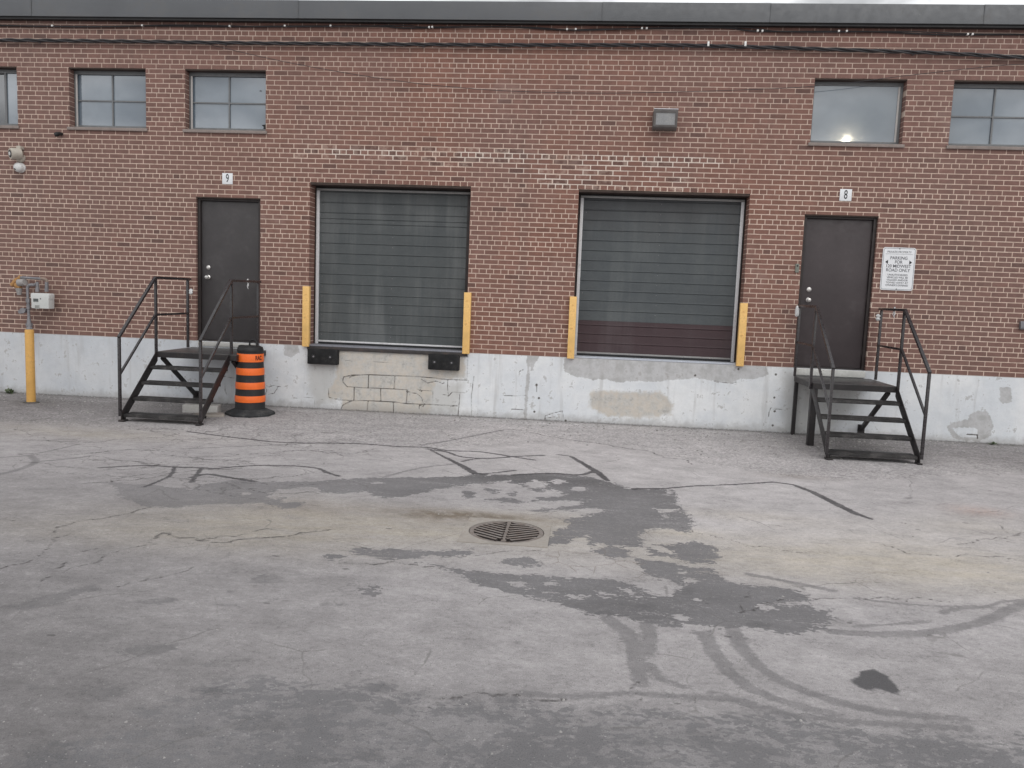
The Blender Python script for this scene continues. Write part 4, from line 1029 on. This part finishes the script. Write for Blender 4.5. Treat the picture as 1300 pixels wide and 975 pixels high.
# --- tar lines (pixel track, half width m)
TAR = [([(239,548),(270,552),(311,557),(363,562),(450,563),(506,567),(541,568),(568,572),(610,573.6),(655,580.5),(679,584)], .027), ([(544,570),(568,582),(586,591),(603,601),(617,602)], [.014,.026,.04,.046,.03]),
       ([(541,570),(568,574),(586,580),(620,582),(655,579.5),(690,578)], .026), ([(586,586),(600,583),(612,582)], .02), ([(631,600),(655,597)], .02), ([(610,602),(640,599),(653,597)], .02),
       ([(707,577),(724,579),(741.5,589),(759,600),(771,610)], [.018,.024,.036,.046,.034]), ([(651,603),(700,601),(735,603),(752,599)], .03), ([(804,621),(845,620),(880,617),(933,615),(981.5,612),(1006,615),(1030,624),(1058,638),(1085,651.5),(1106,659)], [.03,.024,.022,.022,.024,.028,.038,.044,.044,.022]),
       ([(221.5,593),(216,604),(194,614),(183,618)], .022), ([(256,594),(243,612)], .024), ([(126,594),(156,592),(190,591),(221.5,593),(256,594),(270,595),(294,593),(325,591),(356.5,591),(381,592),(405,595),(415,600),(431,604.5)], .025), ([(243,606),(263,602),(287,605.5),(322,611)], .03)]
FAINT = [([(534,565),(561,561),(593,555),(638,546)], .03), ([(489,605),(534,594),(579,589)], .022), ([(0,581),(35,578),(69,571),(99,564)], .02), ([(38,578),(45,586.5),(21,597),(-10,604)], .035), ([(45,586),(83,583),(114,579)], .03),
         ([(179,587),(195,593)], .025), ([(230,570),(320,566),(420,562)], .02),
         ([(950,729),(988,736),(1013,741),(1058,750)], .03), ([(1085,759),(1123,764),(1161,767.5),(1196,770),(1255,769),(1272,764),(1310,761)], .018),
         ([(1054,801.6),(1092,804),(1144,805),(1189,801.6),(1231,793.6),(1258.5,785),(1279,774.6),(1310,762)], .042), ([(1196,778),(1213,773),(1255,770.5)], .026), ([(1085,795),(1127,793),(1179,788.5)], .018),
         ([(929.6,797),(942,823),(961,844),(988.5,863),(1023,878.5),(1065,892),(1113,903),(1161.5,908),(1227,913)], [.05,.048,.042,.038,.038,.038,.036,.03,.02]), ([(884.6,804),(895,806),(905,826.5),(926,854),(950,873),(988.5,889),(1030,901),(1071.5,906)], [.035,.045,.045,.045,.04,.035,.03,.012]),
         ([(850,882),(878,885),(926,889),(964,899),(1023,909.6),(1092,916.5),(1179,922),(1231,925)], .026), ([(665,880),(724,884),(776,882),(800,880),(880,886)], .026), ([(902,878.5),(954,892),(988,901)], .02),
         ([(771,785),(797,804),(807,823),(809,844),(814,868)], [.05,.055,.05,.055,.04]), ([(821,792),(825,809),(821,830)], .045), ([(823,844),(838,861),(866,871.5),(880,873)], [.035,.03,.024,.012])]
CRACK = [([(69,676),(87,666),(138,657),(170,650),(194,643)], .008), ([(190,689),(208,676),(253,687),(287,689),(325,683),(381,676),(420,672)], .009), ([(66,723),(83,714)], .010), ([(104,700),(124,697)], .006), ([(596,882),(645,880),(679,889),(721,887)], .006), ([(50,745),(90,720),(150,700),(200,690)], .005), ([(640,545),(700,555),(760,563),(820,572),(880,590)], .012),
         ([(0,722),(45,708),(66,690),(87,678)], .006), ([(240,690),(260,684),(300,681),(345,672)], .006), ([(811,866),(806,880),(812,893)], .005), ([(596,882),(570,886),(540,900)], .004), ([(1123,764),(1140,660)], .0), ([(1123,661),(1150,665)], .004), ([(1105,688),(1150,702),(1230,704),(1290,711)], .005), ([(430,715),(520,717),(560,722)], .006), ([(560,705),(640,700),(690,700)], .005), ([(480,697),(440,690)], .004), ([(150,745),(205,733),(245,720)], .005)]
def jag(pts, amp, depth=3):
    out = [tuple(p) for p in pts]
    for d_ in range(depth):
        nx = [out[0]]
        for p, q in zip(out[:-1], out[1:]):
            L_ = math.hypot(q[0]-p[0], q[1]-p[1]); o = random.gauss(0, amp)*L_
            nx += [((p[0]+q[0])/2 - (q[1]-p[1])/max(L_, 1e-6)*o, (p[1]+q[1])/2 + (q[0]-p[0])/max(L_, 1e-6)*o), q]
        out = nx
    return out
WALK = []
def walk(x, y, a, n, w):
    p = [(x, y)]
    for k in range(n):
        a += random.gauss(0, .38); st_ = random.uniform(.10, .28); x += st_*math.cos(a); y += st_*.75*math.sin(a); p.append((x, y))
        if n > 4 and random.random() < .22: walk(x, y, a+random.choice((-1, 1))*random.uniform(.5, 1.2), n//2, w*.7)
    WALK.append((p, w))
for k in range(30): walk(random.uniform(-9.2, -2.2), random.uniform(-6.6, -2.3), random.uniform(-.5, .5)+random.choice((0, math.pi, 1.4)), random.randint(5, 12), random.uniform(.003, .008))
for k in range(7): walk(random.uniform(-2, 6), random.uniform(-8.2, -2.5), random.uniform(-.5, .5), random.randint(4, 9), random.uniform(.002, .005))
tar = np.full(GX.shape, 9.0); fnt = tar.copy(); crk = tar.copy()
for p, w in TAR: tar = np.minimum(tar, line_sdf(GX, GY, GP(smooth_line(p, 3)) if not isinstance(w, list) else GP(p), w))
for p, w in FAINT: fnt = np.minimum(fnt, line_sdf(GX, GY, GP(smooth_line(p, 3)) if not isinstance(w, list) else GP(p), w))
for p, w in CRACK:
    if w: crk = np.minimum(crk, line_sdf(GX, GY, jag(GP(p), .14), w))
for p, w in WALK:
    xs_, ys_ = [q[0] for q in p], [q[1] for q in p]
    sel = (GX > min(xs_)-.4) & (GX < max(xs_)+.4) & (GY > min(ys_)-.4) & (GY < max(ys_)+.4)
    crk[sel] = np.minimum(crk[sel], line_sdf(GX[sel], GY[sel], jag(p, .14, 2), w))
for nm, ar in (('tar', tar), ('faint', fnt), ('crack', crk)): vattr(gme, nm, np.clip(ar, -.2, .3))
# --- soft stains and painted contact shade: sums of gaussians on the ground
tanm = gau(500, 668, 1.3, .30, .8) + gau(620, 655, .75, .22, .7) + gau(340, 668, 1.5, .5, .7) + gau(200, 680, 1.6, .35, .45) + gau(400, 640, .8, .4, .35) + gau(720, 665, .5, .4, .4) + gau(1000, 715, 2.0, .45, .5) + gau(1200, 722, 1.8, .5, .6) + gau(950, 655, .7, .2, .4) + gau(860, 676, .4, .15, .6) + gau(1130, 690, 1.2, .6, .35) + gau(1240, 668, .6, .4, .4) + gau(60, 545, 2.0, .5, .4) + gau(130, 552, .8, .25, .4)
vattr(gme, 'tan', np.clip(tanm, 0, 1))
rust = gau(1243, 649, .28, .20, 1.0) 
vattr(gme, 'rust', np.clip(rust, 0, 1))
brown = gau(585, 653, .60, .13, .9) + gau(545, 657, .35, .16, .5) + gau(660, 660, .5, .12, .3) + gau(385, 645, .5, .25, .4) + gau(1010, 545+60, .4, .15, .4)
vattr(gme, 'dirt_shade', np.clip(gau(1085, 555, .62, .95, .9) + gau(205, 512, .62, .95, .7) + gau(318, 522, .45, .3, .7) + gau(40, 510, .5, .35, .9) + gau(1010, 548, .4, .3, .5), 0, 1))  # dark soil plus contact shade painted under stairs, drum and bollard
vattr(gme, 'brown', np.clip(brown, 0, 1))
# --- tone of the asphalt, blended between control points (darker towards the near left)
TC = [(100,560,148),(300,545,160),(450,545,163),(650,560,172),(900,570,176),(690,552,180),(800,577,174),(900,595,172),(1000,575,160),(500,545,158),(1200,600,166),(100,640,132),(300,690,136),(450,670,146),(700,700,155),(950,670,168),(1200,700,164),(60,750,116),(300,760,134),(550,760,148),(700,820,150),(1000,850,152),(1200,800,156),(100,850,110),(300,830,128),(500,830,141),(1250,880,142),(60,950,104),(250,960,110),(600,950,122),(900,950,128),(1200,960,130),(-400,700,125),(1700,700,155),(650,1400,125),(60,515,125),(1270,575,135),(1080,575,130),(200,525,135)]
num = np.zeros_like(GX); den = np.zeros_like(GX)
for px, py, v in TC:
    cx, cy = G(px, py); w = 1/((GX-cx)**2+((GY-cy)*1.3)**2+.25)**1.5
    num += w*((v/255+.055)/1.055)**2.4; den += w
vattr(gme, 'tone', num/den)
# --- gravelly strip at the foot of the wall
yy = np.array([G(x, y) for x, y in ((-300,560),(0,535),(239,548),(450,566),(560,570),(700,560),(800,566),(900,590),(1000,605),(1100,610),(1300,600),(1600,600))])
edge = np.interp(GX, yy[:, 0], yy[:, 1])
vattr(gme, 'gravel', np.clip((GY-edge)/.35+.5, 0, 1)*(GY < .1))
crz = poly_sdf(GX, GY, GP([(690,700),(750,694),(800,700),(825,720),(840,735),(800,738),(760,730),(700,726)]))
vattr(gme, 'craze', np.clip(.5-crz/.3, 0, 1))

def ground_mat():
    t = NT('old_patched_asphalt')
    S = t.math
    n0 = t.noise(.35, 4, .6); n1 = t.noise(1.6, 5, .62); n2 = t.noise(7, 5, .65); n3 = t.noise(34, 4, .7); n4 = t.noise(150, 3, .7); n5 = t.noise(420, 2, .6)
    str_ = t.noise(1, 5, .65, t.map((2.2, 7.5, 1), rot=(0, 0, R(-6))))
    tone = t.attr('tone')
    c = t.scale((1.03, .975, .975), t.mul(tone, 1.0))
    c = t.scale(c, t.lin(n1, .25, .75, .86, 1.12)); c = t.scale(c, t.lin(n2, .2, .8, .90, 1.10))
    c = t.mix(t.mul(t.ss(n0, .5, .7), .12), c, (.17, .165, .175))
    # stains, and contact shade painted with the soil
    tm = t.mul(t.attr('tan'), t.lin(str_, .3, .7, .45, 1.05))
    c = t.mix(t.mul(tm, .68), c, t.scale((1.14, 1.01, .80), t.mul(tone, 1.0)))
    c = t.mix(t.mul(t.attr('brown'), t.mul(t.ss(n2, .22, .6), .95)), c, (.150, .122, .094))
    c = t.mix(t.mul(t.attr('rust'), t.mul(t.ss(n3, .3, .6), .38)), c, (.36, .20, .13))
    c = t.mix(t.mul(t.attr('dirt_shade'), t.lin(n2, .3, .65, .25, .75)), c, (.125, .118, .113))
    # wind-blown dark blotches
    bl = t.ss(t.mad(str_, .6, t.mul(n2, .4)), .56, .66)
    c = t.mix(t.mul(bl, t.lin(tone, .16, .33, .55, .12)), c, (.115, .112, .115))
    fl1 = t.n('ShaderNodeSeparateColor'); t.t.links.new(t.voro(11, 'F1', t.map((1, 1.7, 1)), 'Color'), fl1.inputs[0])
    fl2 = t.n('ShaderNodeSeparateColor'); t.t.links.new(t.voro(31, 'F1', t.map((1, 1.6, 1)), 'Color'), fl2.inputs[0])
    mott = t.noise(2.6, 6, .72, t.map((1, 1.7, 1), (7, 3, 0)))
    c = t.scale(c, t.mul(t.lin(mott, .28, .72, .84, 1.16), t.mul(t.lin(n3, .25, .75, .88, 1.12), t.mul(t.mad(fl1.outputs[1], .07, .965), t.mad(fl2.outputs[1], .12, .94)))))
    c = t.mix(t.mul(t.ss(t.mad(n3, .5, t.mul(mott, .5)), .56, .64), .28), c, (.40, .385, .375))
    c = t.mix(t.mul(t.ss(t.mad(n3, .5, t.mul(mott, .5)), .44, .37), .30), c, (.10, .096, .096))
    # worn dark sealer
    wob = t.mad(S('SUBTRACT', n2, .5), .16, t.mad(S('SUBTRACT', n3, .5), .07, t.mul(S('SUBTRACT', str_, .5), .16)))
    wob = t.add(t.mul(wob, .34), t.mad(S('SUBTRACT', fl1.outputs[0], .5), .05, t.mul(S('SUBTRACT', fl2.outputs[0], .5), .05)))
    seal = t.scale(t.mix(.35, (.150, .144, .147), t.scale((.56, .545, .555), tone)), t.mul(t.lin(n1, .25, .75, .84, 1.14), t.lin(str_, .25, .75, .88, 1.10)))
    pm = t.ss(t.add(t.attr('patch'), wob), .006, -.005)
    rub = t.ss(t.mad(n3, .4, t.mul(str_, .6)), .555, .62)       # places where the sealer has worn through
    deep = t.ss(t.attr('patch'), -.25, -.02)
    pm = t.mul(pm, S('SUBTRACT', 1.0, t.mul(rub, t.mad(deep, .5, .25))))
    seal = t.scale(seal, t.mad(t.attr('damp'), -.34, 1.0))
    pm = t.mul(pm, S('SUBTRACT', 1.0, t.mul(t.ss(t.mad(fl2.outputs[2], .25, n3), .66, .74), .14)))
    c = t.mix(t.mul(pm, t.mad(t.attr('fade'), .38, .58)), c, seal)
    lw = t.ss(t.add(t.attr('lowpatch'), t.mad(wob, 2.0, 0.0)), .07, -.09)
    rub2 = t.ss(t.mad(fl2.outputs[0], .14, t.mad(fl1.outputs[0], .12, t.mad(n2, .45, t.mul(n1, .40)))), .545, .575)
    c = t.mix(t.mul(lw, t.mad(rub2, -.45, .80)), c, t.scale((.132, .129, .133), t.lin(n1, .25, .75, .85, 1.15)))
    sp = t.ss(t.add(t.attr('spot'), t.mad(wob, .6, 0.0)), .01, -.03)
    c = t.mix(t.mul(sp, t.lin(n2, .3, .6, .15, .6)), c, (.105, .102, .104))
    ol_ = t.ss(t.add(t.attr('oil'), t.mul(wob, .18)), .012, -.012)
    c = t.mix(t.mul(ol_, .92), c, (.070, .068, .071))
    w2 = t.mad(S('SUBTRACT', n3, .5), .034, t.mad(S('SUBTRACT', fl2.outputs[0], .5), .016, t.mul(S('SUBTRACT', n2, .5), .045)))
    fn = t.ss(t.add(t.attr('faint'), w2), .014, -.014)
    c = t.mix(t.mul(fn, t.lin(n2, .3, .7, .40, .85)), c, (.142, .136, .138))
    tr = t.ss(t.add(t.attr('tar'), t.mul(w2, .8)), .008, -.010)
    c = t.mix(t.mul(tr, t.lin(n2, .25, .6, .72, .97)), c, (.068, .064, .067))
    ck = t.ss(t.add(t.attr('crack'), t.mul(w2, .7)), .008, -.006)
    brk = t.ss(n2, .36, .52)
    c = t.mix(t.mul(t.mul(ck, brk), .85), c, (.075, .070, .068))
    wv = t.n('ShaderNodeMix', data_type='VECTOR'); nz = t.n('ShaderNodeTexNoise'); t.t.links.new(t.pos(), nz.inputs['Vector']); nz.inputs['Scale'].default_value = 3
    wv.inputs[0].default_value = .12; t.t.links.new(t.pos(), wv.inputs[4]); t.t.links.new(nz.outputs['Color'], wv.inputs[5])
    cz = t.voro(4.2, 'DISTANCE_TO_EDGE', wv.outputs[1])
    czm = t.mul(t.ss(t.mad(n3, .012, cz), .028, .010), t.ss(t.attr('craze'), .4, .75))
    c = t.mix(t.mul(czm, .5), c, (.16, .135, .115))
    big = t.voro(.9, 'DISTANCE_TO_EDGE', wv.outputs[1])
    hair = t.mul(t.ss(t.mad(n3, .010, big), .0115, .0055), t.ss(n1, .47, .60))
    c = t.mix(t.mul(hair, .5), c, (.11, .105, .10))
    # loose gravel and grit beside the wall
    gv_ = t.attr('gravel')
    gm_ = t.ss(t.add(gv_, t.mul(S('SUBTRACT', n2, .5), .9)), .40, .62)
    st1 = t.voro(46, 'F1'); stc = t.voro(46, 'F1', out='Color')
    grit = t.n('ShaderNodeSeparateColor'); t.t.links.new(stc, grit.inputs[0])
    gcol = t.scale(c, t.lin(grit.outputs[0], 0, 1, .66, 1.28))
    c = t.mix(t.mul(gm_, .8), c, gcol)
    c = t.mix(t.mul(t.mul(gm_, t.ss(n2, .48, .62)), .12), c, (.16, .152, .148))
    # dirt line where wall meets ground
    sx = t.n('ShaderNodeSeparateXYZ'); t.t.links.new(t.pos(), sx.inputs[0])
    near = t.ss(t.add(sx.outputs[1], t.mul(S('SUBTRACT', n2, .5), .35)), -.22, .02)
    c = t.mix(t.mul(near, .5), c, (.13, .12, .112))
    # aggregate: fine grain, pale and dark chips
    c = t.scale(c, t.mul(t.lin(n4, .22, .78, .66, 1.34), t.lin(n5, .2, .8, .70, 1.30)))
    ag = t.voro(95, 'F1', out='Color'); agd = t.voro(95, 'F1'); sc2 = t.n('ShaderNodeSeparateColor'); t.t.links.new(ag, sc2.inputs[0])
    chip = t.mul(t.ss(agd, .40, .26), t.ss(sc2.outputs[0], .965, .985))
    c = t.mix(t.mul(chip, .45), c, (.46, .44, .43))
    chipd = t.mul(t.ss(agd, .42, .30), t.ss(sc2.outputs[1], .92, .95))
    c = t.mix(t.mul(chipd, .5), c, (.07, .067, .066))
    c = t.scale(c, 1.2)
    pv = t.n('ShaderNodeTexVoronoi'); t.t.links.new(t.map((1, 1.8, 1)), pv.inputs['Vector']); pv.inputs['Scale'].default_value = 3.4
    ps = t.n('ShaderNodeSeparateColor'); t.t.links.new(pv.outputs['Color'], ps.inputs[0])
    pit = t.ss(t.add(pv.outputs['Distance'], t.mad(n3, .14, t.mad(ps.outputs[1], -.14, .0))), .055, .02)
    c = t.mix(t.mul(t.mul(pit, t.ss(ps.outputs[0], .55, .60)), .6), c, (.085, .08, .08))
    ro = t.mad(pm, -.10, t.mad(ol_, -.22, .92))
    t.set(c, ro, 0, .22)
    h = t.mad(n4, .35, t.mad(n3, .5, t.mad(pm, .8, t.mad(t.mul(ck, brk), -1.2, t.mad(tr, .25, t.mad(t.mul(gm_, st1), -.9, t.mad(n5, .15, t.mul(n2, .7))))))))
    t.bump(h, .75, .012)
    return t.m
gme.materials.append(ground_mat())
gr = bpy.data.objects.new('ground', gme); COL.objects.link(gr); tag(gr, None, None, None, 'structure')

# ------------------------------------------------------------------ loose stones, weeds
def stone_mb(m, x, y, s):
    n = len(m.v); k = 6
    sq_ = random.uniform(.45, .75); a0 = random.random()*6
    r1 = [s*random.uniform(.7, 1.15) for _ in range(k)]; r2 = [s*random.uniform(.35, .7) for _ in range(k)]
    for i in range(k): a = a0+i*1.047; m.v.append((x+r1[i]*math.cos(a), y+r1[i]*math.sin(a), s*.12))
    for i in range(k): a = a0+.3+i*1.047; m.v.append((x+r2[i]*math.cos(a), y+r2[i]*math.sin(a), s*(sq_+random.uniform(0, .25))))
    for i in range(k):
        j = (i+1) % k; m.f.append((n+i, n+j, n+k+j, n+k+i)); m.smooth.append(False)
    m.f.append(tuple(n+k+i for i in range(k))); m.smooth.append(False)
m = MB()
for _ in range(1500):
    x = random.uniform(-9.4, 6.6); y = -abs(random.gauss(0, .35))-.03
    if random.random() < .25: y = -random.uniform(0, 2.2)
    stone_mb(m, x, y, random.choice([.006, .007, .008, .010, .013, .017]))
for _ in range(500):
    x = random.gauss(3.2, .9); y = -abs(random.gauss(.9, .6))-.05
    stone_mb(m, x, y, random.choice([.006, .008, .010, .014, .018]))
for _ in range(170):
    px, py = random.uniform(0, 1300), random.uniform(620, 975); x, y = G(px, py)
    stone_mb(m, x, y, random.choice([.003, .004, .004, .005, .006, .009]))
tag(m.build('gravel', M['stone'], None), 'loose grey grit and small stones scattered on the asphalt', 'gravel', None, 'stuff')

def weed(x, y, n, s, lab):
    m = MB()
    for _ in range(n):
        a = random.random()*6.28; el = random.uniform(.25, 1.3); L_ = s*random.uniform(.5, 1.1); w = L_*random.uniform(.16, .30)
        d = Vector((math.cos(a)*math.cos(el), math.sin(a)*math.cos(el), math.sin(el))); sd_ = Vector((-math.sin(a), math.cos(a), 0))
        p0 = Vector((random.gauss(0, s*.35), random.gauss(0, s*.12), 0)); pm_ = p0+d*L_*.55; p1 = p0+d*L_+Vector((0, 0, -L_*.22))
        m.quad(p0, pm_-sd_*w, p1, pm_+sd_*w)
    tag(m.build('weed', M['leaf'], None, 0, (x, y, 0)), lab, 'weed', 'small weeds at the foot of the wall')
weed(5.86, -.07, 18, .065, 'low green weed at the foot of the wall right of the door 8 stairs')
weed(-9.16, -.07, 18, .11, 'dark leafy weed beside the bollard cut off at the left edge')
weed(6.14, -.05, 10, .035, 'tiny weed tuft at the far right foot of the wall')

# ------------------------------------------------------------------ world and sun
SUN_EL, SUN_AZ = 42.0, 160.0            # lamp direction: behind and to the right of the viewer, high behind cloud
w = bpy.data.worlds.new('World'); sc.world = w; w.use_nodes = True
nt = w.node_tree; N = nt.nodes; LK = nt.links
bg = N['Background']; bg.inputs['Strength'].default_value = .1
sky = N.new('ShaderNodeTexSky'); sky.sky_type = 'NISHITA'; sky.sun_disc = False
sky.sun_elevation = R(SUN_EL); sky.sun_rotation = R(SUN_AZ); sky.altitude = 100; sky.air_density = 1.2; sky.dust_density = 2.5
tc = N.new('ShaderNodeTexCoord'); sp = N.new('ShaderNodeSeparateXYZ'); LK.new(tc.outputs['Generated'], sp.inputs[0])
def wm(op, a, b=0., c=0., clamp=False):
    nd = N.new('ShaderNodeMath'); nd.operation = op; nd.use_clamp = clamp
    for i, v in enumerate((a, b, c)):
        if isinstance(v, bpy.types.NodeSocket): LK.new(v, nd.inputs[i])
        else: nd.inputs[i].default_value = v
    return nd.outputs[0]
den_ = wm('ADD', wm('MAXIMUM', sp.outputs[2], 0.0), .22)
cv = N.new('ShaderNodeCombineXYZ'); LK.new(wm('DIVIDE', sp.outputs[0], den_), cv.inputs[0]); LK.new(wm('DIVIDE', sp.outputs[1], den_), cv.inputs[1])
def wnoise(scale, det):
    nd = N.new('ShaderNodeTexNoise'); LK.new(cv.outputs[0], nd.inputs['Vector']); nd.inputs['Scale'].default_value = scale; nd.inputs['Detail'].default_value = det; nd.inputs['Roughness'].default_value = .58; return nd.outputs['Fac']
ca_, cb_ = wnoise(1.7, 7), wnoise(.45, 4)
def wss(v, lo, hi, a, b):
    nd = N.new('ShaderNodeMapRange'); nd.interpolation_type = 'SMOOTHSTEP'; LK.new(v, nd.inputs[0])
    for i, q in enumerate((lo, hi, a, b)): nd.inputs[i+1].default_value = q
    return nd.outputs[0]
bright = wss(ca_, .36, .64, 4.8, 13.8)                     # cloud brightness (background strength is 0.1)
cc_ = N.new('ShaderNodeVectorMath'); cc_.operation = 'SCALE'; cc_.inputs[0].default_value = (.985, 1.0, 1.02); LK.new(bright, cc_.inputs['Scale'])
mx = N.new('ShaderNodeMix'); mx.data_type = 'RGBA'; LK.new(wss(cb_, .30, .50, .72, .97), mx.inputs[0]); LK.new(sky.outputs[0], mx.inputs[6]); LK.new(cc_.outputs[0], mx.inputs[7])
# the veiled sun: a small very bright break in the cloud low behind the yard, seen mirrored in a window
dg = ray(1073, 180).normalized(); sd3 = Vector((dg.x, -dg.y, dg.z))
dt = N.new('ShaderNodeVectorMath'); dt.operation = 'DOT_PRODUCT'; LK.new(tc.outputs['Generated'], dt.inputs[0]); dt.inputs[1].default_value = sd3
core = wss(dt.outputs['Value'], math.cos(R(.26)), math.cos(R(.10)), 0, 420)
halo = wm('MULTIPLY', wm('POWER', wm('MAXIMUM', dt.outputs['Value'], 0.0), 9000.0), 14.0)
halo2 = wm('MULTIPLY', wm('POWER', wm('MAXIMUM', dt.outputs['Value'], 0.0), 160.0), 1.6)
gsum = wm('ADD', core, wm('ADD', halo, halo2))
gc = N.new('ShaderNodeVectorMath'); gc.operation = 'SCALE'; gc.inputs[0].default_value = (1.0, .90, .66); LK.new(gsum, gc.inputs['Scale'])
ad = N.new('ShaderNodeVectorMath'); ad.operation = 'ADD'; LK.new(mx.outputs[2], ad.inputs[0]); LK.new(gc.outputs[0], ad.inputs[1])
LK.new(ad.outputs[0], bg.inputs['Color'])
sl = bpy.data.lights.new('sun', 'SUN'); sl.energy = .6; sl.angle = R(40); sl.color = (1.0, .965, .92)
so_ = bpy.data.objects.new('sun', sl); COL.objects.link(so_)
sdv = Vector((math.sin(R(SUN_AZ))*math.cos(R(SUN_EL)), math.cos(R(SUN_AZ))*math.cos(R(SUN_EL)), math.sin(R(SUN_EL))))
so_.rotation_euler = sdv.to_track_quat('Z', 'Y').to_euler(); so_.location = (0, -20, 20)

sc.view_settings.view_transform = 'Standard'; sc.view_settings.look = 'None'; sc.view_settings.exposure = .2; sc.view_settings.gamma = 1
sc.view_settings.use_curve_mapping = False
